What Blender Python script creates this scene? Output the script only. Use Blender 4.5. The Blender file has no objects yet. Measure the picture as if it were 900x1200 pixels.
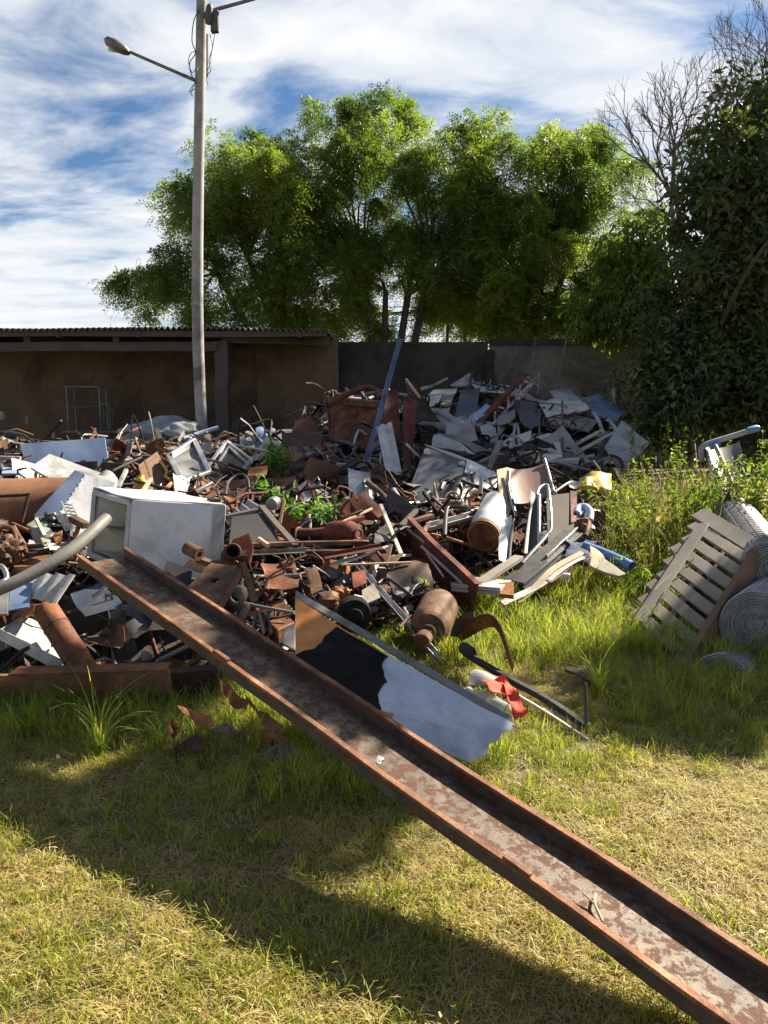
import bpy, bmesh, math, random
import numpy as np
from mathutils import Vector, Matrix, noise
R = math.radians
random.seed(7); rng = np.random.default_rng(7)
scn = bpy.context.scene
COL = scn.collection

# ------------------------------------------------------------------ camera
FPX = 900.0; PITCH = R(9.5); EYE = 1.6
CAM = np.array([0, 0, EYE])
def P(px, py, d=None):
    """photo measurement (900x1200) -> the point at ground distance d in front of the tripod"""
    if d is None: d = D(py)
    x = (px-450)/FPX; u = (600-py)/FPX
    r = np.array([x, math.cos(PITCH)+u*math.sin(PITCH), -math.sin(PITCH)+u*math.cos(PITCH)])
    return CAM + r*(d/r[1])
def G(px, py, z=0.0):
    x = (px-450)/FPX; u = (600-py)/FPX
    r = np.array([x, math.cos(PITCH)+u*math.sin(PITCH), -math.sin(PITCH)+u*math.cos(PITCH)])
    return CAM + r*((z-EYE)/r[2])
_DY = [430, 450, 475, 500, 525, 550, 575, 600, 625, 650, 675, 700, 725, 750, 780, 800, 850, 900]
_DD = [14.6, 13.4, 11.7, 10.1, 9, 8, 7.2, 6.5, 6.0, 5.5, 5.1, 4.75, 4.45, 4.2, 3.98, 3.85, 3.42, 3.0]
def D(py): return float(np.interp(py, _DY, _DD))
def pt(p): return P(*p) if len(p) != 3 or p[2] is not None else P(p[0], p[1])

cam = bpy.data.cameras.new('camera'); camo = bpy.data.objects.new('camera', cam); COL.objects.link(camo)
camo.location = CAM; camo.rotation_euler = (R(90)-PITCH, 0, 0)
cam.sensor_fit = 'VERTICAL'; cam.sensor_height = 36; cam.lens = 36*FPX/1200; cam.clip_start = .05; cam.clip_end = 3000
scn.camera = camo

# ------------------------------------------------------------------ geometry helpers: a geom is (verts Nx3, faces list)
def catg(*gs):
    V = []; F = []; n = 0
    for v, f in gs:
        V.append(np.asarray(v, float)); F += [tuple(i+n for i in q) for q in f]; n += len(v)
    return np.concatenate(V), F
def nz(p, s=1.0, seed=0.0): return noise.noise(Vector((p[0]*s+seed*3.1, p[1]*s-seed*1.7, p[2]*s+seed)))
def unit(v):
    v = np.asarray(v, float); return v/max(1e-9, np.linalg.norm(v))
def box(o, u, v, w):
    o, u, v, w = [np.asarray(a, float) for a in (o, u, v, w)]
    V = [o, o+u, o+u+v, o+v, o+w, o+u+w, o+u+v+w, o+v+w]
    F = [(0, 3, 2, 1), (4, 5, 6, 7), (0, 1, 5, 4), (1, 2, 6, 5), (2, 3, 7, 6), (3, 0, 4, 7)]
    if np.dot(np.cross(u, v), w) < 0: F = [f[::-1] for f in F]
    return np.array(V), F
def smooth_path(pts, res=5):
    p = [np.asarray(q, float) for q in pts]
    if len(p) < 3: return p
    q = [2*p[0]-p[1]]+p+[2*p[-1]-p[-2]]; out = []
    for i in range(1, len(q)-2):
        for k in range(res):
            t = k/res
            out.append(.5*((2*q[i])+(-q[i-1]+q[i+1])*t+(2*q[i-1]-5*q[i]+4*q[i+1]-q[i+2])*t*t+(-q[i-1]+3*q[i]-3*q[i+1]+q[i+2])*t**3))
    out.append(p[-1]); return out
def frames(path, up=None):
    T = []; n = len(path)
    for i in range(n): T.append(unit(path[min(n-1, i+1)]-path[max(0, i-1)]))
    a = np.array([0, 0, 1.]) if up is None else unit(up)
    if abs(np.dot(a, T[0])) > .97: a = np.array([.3, .9, .1])
    N = unit(a-np.dot(a, T[0])*T[0]); out = []
    for t in T:
        N = unit(N-np.dot(N, t)*t); out.append((t, N, np.cross(t, N)))
    return out
def tube(pts, r, n=10, smooth=True, res=5, hollow=0.0):
    path = smooth_path(pts, res) if smooth else [np.asarray(q, float) for q in pts]
    m = len(path); fr = frames(path)
    rr = np.interp(np.linspace(0, 1, m), np.linspace(0, 1, len(r)), r) if hasattr(r, '__len__') else [r]*m
    def skin(off):
        V = []
        for i in range(m):
            _, N, B = fr[i]
            for k in range(n):
                a = 2*math.pi*k/n; V.append(path[i]+(math.cos(a)*N+math.sin(a)*B)*max(.0004, rr[i]-off))
        F = [(i*n+k, i*n+(k+1) % n, (i+1)*n+(k+1) % n, (i+1)*n+k) for i in range(m-1) for k in range(n)]
        return V, F
    V, F = skin(0)
    if hollow:
        V2, F2 = skin(hollow); o = len(V); V = V+V2; F = F+[tuple(i+o for i in f[::-1]) for f in F2]
        for k in range(n):
            k2 = (k+1) % n; e = (m-1)*n
            F.append((k2, k, o+k, o+k2)); F.append((e+k, e+k2, o+e+k2, o+e+k))
    else:
        F.append(tuple(range(n))[::-1]); F.append(tuple(range((m-1)*n, m*n)))
    return np.array(V), F
def prof(p0, p1, poly, up=(0, 0, 1), seg=1, warp=0.0, seed=0, mid=None):
    """extrude a closed 2D outline (side, up) from p0 to p1"""
    p0 = np.asarray(p0, float); p1 = np.asarray(p1, float)
    path = [p0+(p1-p0)*i/seg for i in range(seg+1)]
    if mid is not None: path = smooth_path([p0, np.asarray(mid, float), p1], max(3, seg)); 
    L = np.linalg.norm(p1-p0); fr = frames(path, up); n = len(poly); V = []
    for i, p in enumerate(path):
        t, N, B = fr[i]; o = 0
        if warp: o = B*warp*nz((i*L/max(1, len(path)-1), seed, 0), 1.7, seed)+N*warp*nz((i*L/max(1, len(path)-1), seed+9, 3), 1.7, seed)
        for a, b in poly: V.append(p+B*a+N*b+o)
    m = len(path)
    F = [(i*n+k, i*n+(k+1) % n, (i+1)*n+(k+1) % n, (i+1)*n+k) for i in range(m-1) for k in range(n)]
    F.append(tuple(range(n))[::-1]); F.append(tuple(range((m-1)*n, m*n)))
    return np.array(V), F
def rect(w, h): return [(-w/2, -h/2), (w/2, -h/2), (w/2, h/2), (-w/2, h/2)]
def lsec(w, h, t): return [(-w/2, -h/2), (w/2, -h/2), (w/2, -h/2+t), (-w/2+t, -h/2+t), (-w/2+t, h/2), (-w/2, h/2)]
def usec(w, h, t): return [(-w/2, -h/2), (w/2, -h/2), (w/2, h/2), (w/2-t, h/2), (w/2-t, -h/2+t), (-w/2+t, -h/2+t), (-w/2+t, h/2), (-w/2, h/2)]
def isec(w, h, t):
    a, b, c = w/2, h/2, t/2
    return [(-a, -b), (a, -b), (a, -b+t), (c, -b+t), (c, b-t), (a, b-t), (a, b), (-a, b), (-a, b-t), (-c, b-t), (-c, -b+t), (-a, -b+t)]
SEC = {'flat': lambda w, h: rect(w, h), 'L': lambda w, h: lsec(w, h, .006), 'U': lambda w, h: usec(w, h, .006), 'I': lambda w, h: isec(w, h, .008)}
def sheet(c, nx=8, ny=8, th=.004, dent=.02, seed=0, freq=2.2, curl=0.0, rip=0.0, nrip=6, edge=0.0):
    """a dented metal or board sheet between four corners (tl, tr, br, bl) with real thickness"""
    a, b, cc, d = [np.asarray(q, float) for q in c]
    N = unit(np.cross(b-a, d-a)); V = []
    for j in range(ny+1):
        for i in range(nx+1):
            s, t = i/nx, j/ny
            p = (a*(1-s)+b*s)*(1-t)+(d*(1-s)+cc*s)*t
            k = dent*nz(p, freq, seed)+curl*(4*s*(1-s))+rip*math.sin(s*nrip*2*math.pi)
            p = p+N*k
            if edge and (i in (0, nx) or j in (0, ny)):
                p = p+edge*np.array([nz(p, 9, seed+2), nz(p, 9, seed+5), nz(p, 9, seed+8)])
            V.append(p)
    m = len(V); V = np.array(V); V = np.concatenate([V+N*th/2, V-N*th/2])
    F = []
    for j in range(ny):
        for i in range(nx):
            q = j*(nx+1)+i; f = (q, q+1, q+nx+2, q+nx+1); F.append(f[::-1]); F.append(tuple(k+m for k in f))
    bd = [i for i in range(nx)]+[j*(nx+1)+nx for j in range(ny)]+[ny*(nx+1)+nx-i for i in range(nx)]+[(ny-j)*(nx+1) for j in range(ny)]
    for k in range(len(bd)):
        x, y = bd[k], bd[(k+1) % len(bd)]; F.append((x, y, y+m, x+m))
    return V, F
def plate(pts, th=.006):
    p = np.array([np.asarray(q, float) for q in pts]); n = len(p)
    N = np.zeros(3)
    for i in range(n): N += np.cross(p[i]-p[0], p[(i+1) % n]-p[0])
    N = unit(N); V = np.concatenate([p+N*th/2, p-N*th/2])
    F = [tuple(range(n)), tuple(range(n, 2*n))[::-1]]+[((i+1) % n, i, i+n, (i+1) % n+n) for i in range(n)]
    return V, F
def lathe(p0, p1, pr, n=24, jit=0.0, seed=0):
    """profile (position 0..1 along the axis, radius) turned round p0-p1"""
    p0 = np.asarray(p0, float); p1 = np.asarray(p1, float)
    t, N, B = frames([p0, p1])[0]; V = []
    for s, r in pr:
        for k in range(n):
            a = 2*math.pi*k/n; q = p0+(p1-p0)*s+(math.cos(a)*N+math.sin(a)*B)*max(r, .0005)
            if jit: q = q+(math.cos(a)*N+math.sin(a)*B)*jit*nz(q, 5, seed)
            V.append(q)
    m = len(pr)
    F = [(i*n+k, i*n+(k+1) % n, (i+1)*n+(k+1) % n, (i+1)*n+k) for i in range(m-1) for k in range(n)]
    F.append(tuple(range(n))[::-1]); F.append(tuple(range((m-1)*n, m*n)))
    return np.array(V), F
def blob(c, rad, jit=.25, freq=2.0, seed=0, sub=3):
    bm = bmesh.new(); bmesh.ops.create_icosphere(bm, subdivisions=sub, radius=1)
    V = []
    for v in bm.verts:
        q = np.array(v.co); k = 1+jit*nz(q, freq, seed)+jit*.45*nz(q, freq*3, seed+4); V.append(np.asarray(c)+q*k*np.asarray(rad))
    F = [tuple(v.index for v in f.verts) for f in bm.faces]; bm.free(); return np.array(V), F
def ring(c, ax, R_, r, n=28, m=9, arc=1.0):
    t, N, B = frames([np.zeros(3), unit(ax)])[0]
    pts = [np.asarray(c)+R_*(math.cos(2*math.pi*arc*k/n)*N+math.sin(2*math.pi*arc*k/n)*B) for k in range(n+1)]
    return tube(pts, r, m, smooth=False)

# ------------------------------------------------------------------ object helpers
def mk(name, g, m, parent=None, base=None, bev=0.0, sharp=38, flat=False, uv=False):
    V, F = g; V = np.asarray(V, float)
    if base is None:
        base = V.mean(0).copy(); base[2] = V[:, 2].min()
    me = bpy.data.meshes.new(name); me.from_pydata((V-base).tolist(), [], [tuple(f) for f in F]); me.validate(); 
    bm = bmesh.new(); bm.from_mesh(me); bmesh.ops.recalc_face_normals(bm, faces=bm.faces); bm.to_mesh(me); bm.free()
    if not flat:
        me.shade_smooth(); me.set_sharp_from_angle(angle=R(sharp))
    ms = m if isinstance(m, (list, tuple)) else [m]
    for x in ms: me.materials.append(M[x] if isinstance(x, str) else x)
    o = bpy.data.objects.new(name, me); COL.objects.link(o)
    if parent is not None: o.parent = parent
    else: o.location = base
    if bev:
        b = o.modifiers.new('edge', 'BEVEL'); b.width = bev; b.segments = 2; b.limit_method = 'ANGLE'; b.angle_limit = R(40)
    return o
def tag(o, label=None, cat=None, group=None, kind=None):
    if label: o['label'] = label
    if cat: o['category'] = cat
    if group: o['group'] = group
    if kind: o['kind'] = kind
    return o
def one(name, label, cat, g, m, group=None, **k):
    return tag(mk(name, g, m, **k), label, cat, group)
def thing(name, label, cat, parts, group=None, base=None):
    """parts: (part name, geom, material, {bev, kids:[...]})"""
    if base is None:
        A = np.concatenate([np.asarray(p[1][0]) for p in parts]); base = A.mean(0); base[2] = A[:, 2].min()
    e = bpy.data.objects.new(name, None); e.empty_display_size = .1; COL.objects.link(e); e.location = base
    tag(e, label, cat, group)
    for p in parts:
        k = dict(p[3]) if len(p) > 3 else {}
        kids = k.pop('kids', []); lab = k.pop('label', None)
        o = mk(p[0], p[1], p[2], parent=e, base=base, **k)
        if lab: o['label'] = lab
        for c in kids: mk(c[0], c[1], c[2], parent=o, base=base, **(c[3] if len(c) > 3 else {}))
    return e
def struct(name, g, m, kind='structure', **k):
    return tag(mk(name, g, m, **k), kind=kind)
def copy_tree(o, loc, rot=None, label=None, scale=None):
    c = o.copy(); COL.objects.link(c); c.location = loc
    if rot is not None: c.rotation_euler = rot
    if scale: c.scale = (scale,)*3
    if label: c['label'] = label
    for ch in list(o.children):
        d = ch.copy(); COL.objects.link(d); d.parent = c
        for g in list(ch.children):
            e = g.copy(); COL.objects.link(e); e.parent = d
    return c
# short forms measured in the photo: (px, py[, distance])
def BAR(name, label, cat, m, a, b, w, h, kind='flat', up=(0, 0, 1), group=None, seg=1, warp=0., mid=None, bev=.002):
    return one(name, label, cat, prof(pt(a), pt(b), SEC[kind](w, h), up, seg, warp, a[0]*.013, pt(mid) if mid else None), m, group, bev=bev)
def TUB(name, label, cat, m, pts, r, hollow=0, group=None, n=10, res=5):
    return one(name, label, cat, tube([pt(p) for p in pts], r, n, True, res, hollow), m, group, sharp=50)
def SHT(name, label, cat, m, c, th=.004, dent=.02, group=None, **k):
    return one(name, label, cat, sheet([pt(p) for p in c], th=th, dent=dent, seed=c[0][0]*.017, **k), m, group)

# ------------------------------------------------------------------ materials
M = {}
class NT:
    def __init__(s, name):
        s.m = bpy.data.materials.new(name); s.m.use_nodes = True; s.t = s.m.node_tree; s.t.nodes.clear(); M[name] = s.m
        s.out = s.n('ShaderNodeOutputMaterial')
    def n(s, ty, **k):
        x = s.t.nodes.new(ty)
        for a, b in k.items():
            if a.startswith('i_'):
                key = a[2:]; key = int(key) if key.isdigit() else key.replace('_', ' ')
                x.inputs[key].default_value = b
            else: setattr(x, a, b)
        return x
    def l(s, a, b): s.t.links.new(a, b)
    def coords(s, scale=(1, 1, 1), uv=False):
        tc = s.n('ShaderNodeTexCoord'); oi = s.n('ShaderNodeObjectInfo')
        mu = s.n('ShaderNodeMath', operation='MULTIPLY'); mu.inputs[1].default_value = 61.7; s.l(oi.outputs['Random'], mu.inputs[0])
        ad = s.n('ShaderNodeVectorMath', operation='ADD'); s.l(tc.outputs['UV' if uv else 'Object'], ad.inputs[0]); s.l(mu.outputs[0], ad.inputs[1])
        mp = s.n('ShaderNodeMapping'); mp.inputs['Scale'].default_value = scale; s.l(ad.outputs[0], mp.inputs['Vector']); return mp.outputs[0]
    def noise(s, v, scale, detail=5, rough=.6, dist=0.):
        x = s.n('ShaderNodeTexNoise'); x.inputs['Scale'].default_value = scale; x.inputs['Detail'].default_value = detail
        x.inputs['Roughness'].default_value = rough; x.inputs['Distortion'].default_value = dist
        if v is not None: s.l(v, x.inputs['Vector'])
        return x.outputs['Fac']
    def ramp(s, f, stops, interp='LINEAR'):
        x = s.n('ShaderNodeValToRGB'); cr = x.color_ramp; cr.interpolation = interp
        while len(cr.elements) > 1: cr.elements.remove(cr.elements[-1])
        for i, (p, c) in enumerate(stops):
            e = cr.elements[0] if i == 0 else cr.elements.new(p)
            e.position = p; c = (c, c, c) if not hasattr(c, '__len__') else c; e.color = (*c, 1)
        s.l(f, x.inputs['Fac']); return x.outputs['Color']
    def mix(s, f, a, b, mode='MIX'):
        x = s.n('ShaderNodeMix', data_type='RGBA', blend_type=mode)
        for sock, v in ((0, f), (6, a), (7, b)):
            if hasattr(v, 'is_linked') or hasattr(v, 'links'): s.l(v, x.inputs[sock])
            elif sock == 0: x.inputs[0].default_value = v
            else: x.inputs[sock].default_value = (*v, 1)
        return x.outputs[2]
    def bsdf(s, col, rough=.6, metal=0., bump=None, bstr=.3, bdist=.01, **k):
        b = s.n('ShaderNodeBsdfPrincipled')
        for key, v in (('Base Color', col), ('Roughness', rough), ('Metallic', metal)):
            if hasattr(v, 'links'): s.l(v, b.inputs[key])
            else: b.inputs[key].default_value = (*v, 1) if key == 'Base Color' else v
        for key, v in k.items(): b.inputs[key.replace('_', ' ')].default_value = v
        if bump is not None:
            bp = s.n('ShaderNodeBump'); bp.inputs['Strength'].default_value = bstr; bp.inputs['Distance'].default_value = bdist
            s.l(bump, bp.inputs['Height']); s.l(bp.outputs[0], b.inputs['Normal'])
        s.l(b.outputs[0], s.out.inputs[0]); return b
def rustmat(name, stops, scale=5, rough=.8, metal=.25, bump=.5):
    t = NT(name); v = t.coords()
    n1 = t.noise(v, scale, 8, .68, .4); n2 = t.noise(v, scale*9, 4, .7)
    c = t.ramp(n1, stops); n3 = t.noise(v, scale*.4, 6, .7, 1.); n4 = t.noise(v, scale*26, 3, .7); c = t.mix(.7, c, t.ramp(n2, [(.25, .3), (.75, 1.05)]), 'MULTIPLY'); c = t.mix(.8, c, t.ramp(n3, [(.36, .35), (.55, 1.0), (.68, 1.35)]), 'MULTIPLY'); c = t.mix(t.ramp(n4, [(.62, 0.), (.74, .55)]), c, (.33, .17, .085)); c = t.mix(t.ramp(n4, [(.24, .7), (.36, 0.)]), c, (.02, .012, .01))
    rg = t.ramp(n2, [(.3, rough-.2), (.7, rough+.1)])
    t.bsdf(c, rg, metal, n2, bump, .006)
def paintmat(name, col, rust=.25, dirt=.35, rough=.4, metal=0., scale=4, rcol=((.045, .018, .01), (.2, .075, .03)), dcol=(.19, .15, .11), edge=.04, course=False):
    """enamel or paint with dirt streaks and rust chips of their own shape"""
    t = NT(name); v = t.coords()
    d = t.noise(v, scale*.8, 7, .65, .8); f = t.noise(v, scale*14, 4, .7)
    c = t.mix(t.ramp(d, [(.42, 0.), (.75, dirt)]), col, dcol)
    c = t.mix(t.ramp(f, [(.45, 0.), (.8, dirt*.6)]), c, dcol)
    g2 = t.noise(v, scale*.33, 9, .7, 1.2); c = t.mix(min(1., dirt*1.7), c, t.ramp(g2, [(.36, .30), (.52, .88), (.62, 1.0)]), 'MULTIPLY')
    if course:
        tc = t.n('ShaderNodeTexCoord'); s3 = t.n('ShaderNodeSeparateXYZ'); c3 = t.n('ShaderNodeCombineXYZ'); t.l(tc.outputs['Object'], s3.inputs[0]); t.l(s3.outputs['X'], c3.inputs[0]); t.l(s3.outputs['Z'], c3.inputs[1])
        bk = t.n('ShaderNodeTexBrick'); t.l(c3.outputs[0], bk.inputs['Vector']); bk.inputs['Scale'].default_value = 1.0; bk.inputs['Brick Width'].default_value = .42; bk.inputs['Row Height'].default_value = .21; bk.inputs['Mortar Size'].default_value = .012
        bk.inputs['Color1'].default_value = (1, 1, 1, 1); bk.inputs['Color2'].default_value = (.78, .78, .78, 1); bk.inputs['Mortar'].default_value = (.55, .55, .55, 1); c = t.mix(.35, c, bk.outputs['Color'], 'MULTIPLY')
    r = t.noise(v, scale*1.7, 10, .72, .3); th = .78-rust*.42
    rm = t.ramp(r, [(th, 0.), (th+edge, 1.)])
    c = t.mix(rm, c, t.ramp(f, [(.3, rcol[0]), (.7, rcol[1])]))
    rg = t.mix(rm, (rough,)*3, (.85,)*3); rg = t.mix(t.ramp(f, [(.4, 0.), (.8, .5)]), rg, (.75,)*3)
    b = t.bsdf(c, rg, metal, f, .22, .004)
def woodmat(name, c1, c2, c3, rough=.85):
    t = NT(name); v = t.coords((1, 1, 1))
    a = t.noise(v, 3, 4, .6, .5)
    tc = t.n('ShaderNodeTexCoord'); mp = t.n('ShaderNodeMapping'); mp.inputs['Scale'].default_value = (2.5, 26, 26)
    t.l(tc.outputs['UV'], mp.inputs['Vector'])
    w = t.noise(mp.outputs[0], 1.0, 6, .65, .6)
    c = t.ramp(w, [(.28, c1), (.5, c2), (.72, c3)]); c = t.mix(.6, c, t.ramp(a, [(.3, .45), (.7, 1.05)]), 'MULTIPLY')
    t.bsdf(c, rough, 0, w, .5, .004)
# rusts
rustmat('rust', [(.3, (.04, .017, .01)), (.5, (.19, .066, .026)), (.68, (.42, .165, .055))])
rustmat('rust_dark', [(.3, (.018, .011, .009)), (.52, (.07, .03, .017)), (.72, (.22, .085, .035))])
rustmat('rust_orange', [(.28, (.12, .04, .014)), (.5, (.36, .13, .04)), (.72, (.52, .24, .09))], 4)
rustmat('rust_red', [(.3, (.05, .014, .009)), (.52, (.17, .038, .02)), (.72, (.28, .085, .04))], 4)
rustmat('rust_brown', [(.3, (.05, .026, .016)), (.5, (.18, .09, .048)), (.7, (.34, .18, .095))], 7)
paintmat('beam_grey', (.15, .112, .075), .74, .7, .6, .15, 15, ((.03, .014, .009), (.13, .05, .022)), (.07, .05, .035), .07)
paintmat('tank_rust', (.24, .095, .04), .5, .5, .7, .2, 4, ((.03, .014, .01), (.34, .13, .045)), (.30, .20, .12), .2)
paintmat('white_enamel', (.66, .66, .66), .30, .38, .32)
paintmat('white_dirty', (.56, .55, .51), .22, .5, .45)
paintmat('white_fade', (.44, .45, .45), .2, .6, .5)
paintmat('cream', (.62, .56, .44), .2, .5, .5)
paintmat('pale_blue', (.34, .44, .60), .05, .25, .35)
paintmat('blue', (.07, .20, .46), .25, .35, .4)
paintmat('blue_fade', (.16, .26, .42), .25, .45, .5)
paintmat('navy', (.03, .045, .075), .12, .4, .45)
paintmat('dark_grey', (.055, .055, .06), .2, .4, .5)
paintmat('mid_grey', (.2, .2, .2), .2, .45, .5)
paintmat('light_grey', (.29, .29, .295), .18, .45, .45)
paintmat('black_plastic', (.012, .012, .014), 0.0, .18, .42, 0, 6, dcol=(.10, .09, .08))
paintmat('black_rubber', (.012, .011, .011), 0.0, .25, .7, 0, 6, dcol=(.06, .05, .045))
paintmat('yellow', (.62, .38, .03), .12, .35, .55)
paintmat('red_orange', (.62, .06, .02), 0., .15, .75)
paintmat('red_white', (.62, .58, .55), .62, .3, .5, 0, 7, ((.22, .02, .015), (.32, .03, .02)))
paintmat('blue_white', (.52, .55, .60), .5, .55, .4, 0, 3.2, ((.07, .15, .30), (.16, .28, .46)), edge=.05)
paintmat('green_box', (.22, .25, .2), .15, .5, .6)
paintmat('galv', (.52, .53, .54), .12, .35, .38, .85, 7)
paintmat('steel', (.45, .45, .46), .2, .45, .35, .9, 6)
paintmat('steel_dull', (.22, .215, .21), .3, .6, .5, .7, 6)
paintmat('hood_metal', (.62, .64, .68), .14, .45, .33, .35, 2.2, dcol=(.36, .36, .36))
paintmat('conduit', (.19, .185, .165), .08, .6, .6, 0, 5, dcol=(.16, .14, .11))
paintmat('tarp', (.30, .32, .34), .0, .4, .55, 0, 3)
paintmat('cloth_blue', (.02, .045, .11), 0, .2, .9)
paintmat('concrete', (.27, .25, .22), .0, .7, .9, 0, 2.5, dcol=(.10, .095, .08))
paintmat('concrete_pole', (.40, .385, .36), .12, .6, .85, 0, 3, ((.06, .05, .045), (.14, .12, .11)), (.20, .19, .17))
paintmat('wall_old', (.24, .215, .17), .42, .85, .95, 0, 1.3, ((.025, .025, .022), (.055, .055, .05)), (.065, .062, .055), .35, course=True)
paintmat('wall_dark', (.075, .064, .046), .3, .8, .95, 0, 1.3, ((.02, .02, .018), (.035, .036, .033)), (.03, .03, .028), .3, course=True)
paintmat('shed_wall', (.20, .128, .075), .12, .6, .95, 0, 1.2, ((.045, .03, .02), (.08, .055, .036)), (.085, .06, .042), .3, course=True)
paintmat('roof_tile', (.20, .165, .13), .3, .7, .95, 0, 3, ((.05, .045, .04), (.12, .08, .06)), (.08, .07, .06))
paintmat('stone', (.24, .22, .19), 0, .7, .9, 0, 6)
paintmat('wire_grey', (.46, .46, .47), .25, .4, .5, .35, 9)
paintmat('insulation', (.30, .22, .08), .2, .6, .95)
paintmat('wood_seat', (.20, .105, .075), .05, .4, .45, 0, 3)
t = NT('tar'); v = t.coords(); a = t.noise(v, 8, 6, .7); b = t.noise(v, 50, 3, .7); t.bsdf(t.ramp(a, [(.35, (.006, .0055, .005)), (.6, (.014, .012, .011)), (.75, (.045, .035, .027))]), .92, 0, b, .6, .006, Specular_IOR_Level=.15)  # near-black; also stands in for crown shade on the metal hood
paintmat('flange_rust', (.105, .075, .055), .60, .7, .7, .2, 8, ((.03, .013, .009), (.20, .07, .03)), (.06, .045, .035), .10)
rustmat('edge_rust', [(.3, (.10, .04, .018)), (.5, (.28, .115, .05)), (.68, (.48, .25, .13))], 9)
woodmat('wood_grey', (.12, .105, .085), (.27, .24, .195), (.40, .36, .30))
woodmat('wood_brown', (.10, .055, .03), (.20, .115, .065), (.30, .19, .11))
woodmat('wood_pale', (.34, .24, .14), (.52, .40, .26), (.66, .56, .40))
woodmat('wood_dark', (.05, .04, .032), (.10, .08, .065), (.16, .135, .11))
paintmat('bark', (.11, .085, .065), .3, .6, .95, 0, 6, ((.04, .03, .024), (.07, .055, .045)), (.05, .045, .04), .2)
paintmat('bark_pale', (.24, .19, .15), .25, .5, .95, 0, 6, ((.08, .065, .05), (.13, .10, .08)), (.12, .10, .085), .2)
def glassmat(name, col, rough=.08, dirt=.3):
    t = NT(name); v = t.coords(); d = t.noise(v, 5, 6, .65, .6)
    g = t.n('ShaderNodeBsdfTransparent'); g.inputs['Color'].default_value = (*col, 1)
    p = t.n('ShaderNodeBsdfPrincipled'); p.inputs['Base Color'].default_value = (.55, .56, .55, 1); p.inputs['Roughness'].default_value = rough
    mx = t.n('ShaderNodeMixShader'); t.l(t.ramp(d, [(.3, dirt*.5), (.75, min(1, dirt*1.8))]), mx.inputs[0])
    t.l(g.outputs[0], mx.inputs[1]); t.l(p.outputs[0], mx.inputs[2]); t.l(mx.outputs[0], t.out.inputs[0])
glassmat('dirty_glass', (.8, .85, .85), .15, .45)
glassmat('clear_plastic', (.85, .9, .92), .12, .35)
def leafmat(name, stops, trans=.45, scale=1.2, tcol=1.3):
    t = NT(name); v = t.coords(); a = t.noise(v, scale, 3, .6); b = t.noise(v, scale*14, 2, .5)
    f = t.n('ShaderNodeMath', operation='ADD'); t.l(a, f.inputs[0])
    k = t.n('ShaderNodeMath', operation='MULTIPLY_ADD'); t.l(b, k.inputs[0]); k.inputs[1].default_value = .7; k.inputs[2].default_value = -.35; t.l(k.outputs[0], f.inputs[1])
    c = t.ramp(f.outputs[0], stops)
    df = t.n('ShaderNodeBsdfPrincipled'); t.l(c, df.inputs['Base Color']); df.inputs['Roughness'].default_value = .5; df.inputs['Specular IOR Level'].default_value = .35
    tr = t.n('ShaderNodeBsdfTranslucent'); t.l(t.mix(1., c, (tcol, tcol*1.05, tcol*.55), 'MULTIPLY'), tr.inputs['Color'])
    mx = t.n('ShaderNodeMixShader'); mx.inputs[0].default_value = trans; t.l(df.outputs[0], mx.inputs[1]); t.l(tr.outputs[0], mx.inputs[2]); t.l(mx.outputs[0], t.out.inputs[0])
leafmat('leaf_acacia', [(.32, (.05, .09, .02)), (.5, (.11, .165, .03)), (.68, (.23, .27, .045))], .5, .7, 1.75)
leafmat('leaf_pod', [(.3, (.08, .05, .025)), (.7, (.17, .12, .06))], .25, 2)
leafmat('leaf_dark', [(.3, (.036, .052, .02)), (.5, (.07, .098, .034)), (.7, (.15, .18, .055))], .28, .9, 1.3)
leafmat('leaf_weed', [(.3, (.06, .10, .018)), (.5, (.13, .18, .03)), (.7, (.25, .29, .06))], .5, 3, 1.5)
leafmat('leaf_fern', [(.3, (.04, .10, .02)), (.7, (.13, .25, .04))], .5, 3, 1.5)
leafmat('grass_green', [(.3, (.11, .13, .022)), (.5, (.25, .27, .04)), (.7, (.40, .40, .075))], .5, 1.2, 1.4)
leafmat('grass_dry', [(.3, (.28, .21, .07)), (.5, (.46, .37, .14)), (.7, (.60, .51, .24))], .45, 1.5, 1.2)
leafmat('grass_lush', [(.3, (.10, .15, .02)), (.5, (.23, .265, .045)), (.7, (.40, .40, .08))], .55, 1.5, 1.5)
leafmat('seed_head', [(.3, (.30, .25, .14)), (.7, (.50, .44, .28))], .5, 3, 1.2)
# ------------------------------------------------------------------ light and sky
SX, SY = -1.10, -.75                     # ground shift of a shadow per metre of height
sdir = unit([-SX, -SY, 1.0]); ELEV = math.asin(sdir[2]); AZ = math.atan2(sdir[0], sdir[1])
sun = bpy.data.lights.new('sun', 'SUN'); sun.energy = 5.0; sun.angle = R(.53); sun.color = (1, .90, .74)
suno = bpy.data.objects.new('sun', sun); COL.objects.link(suno)
suno.rotation_euler = Vector(-sdir).to_track_quat('-Z', 'Y').to_euler(); suno.location = (5, 20, 25)
w = bpy.data.worlds.new('World'); scn.world = w; w.use_nodes = True
class WT(NT):
    def __init__(s): s.t = w.node_tree; s.t.nodes.clear(); s.out = s.n('ShaderNodeOutputWorld')
W_ = WT(); n = W_.n; l = W_.l
sky = n('ShaderNodeTexSky', sky_type='NISHITA'); sky.sun_disc = False; sky.sun_elevation = ELEV; sky.sun_rotation = AZ
sky.air_density = 1.0; sky.dust_density = .6; sky.ozone_density = 2.2
tc = n('ShaderNodeTexCoord'); sp = n('ShaderNodeSeparateXYZ'); l(tc.outputs['Generated'], sp.inputs[0])
zz = n('ShaderNodeMath', operation='MAXIMUM'); l(sp.outputs['Z'], zz.inputs[0]); zz.inputs[1].default_value = .0
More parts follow.
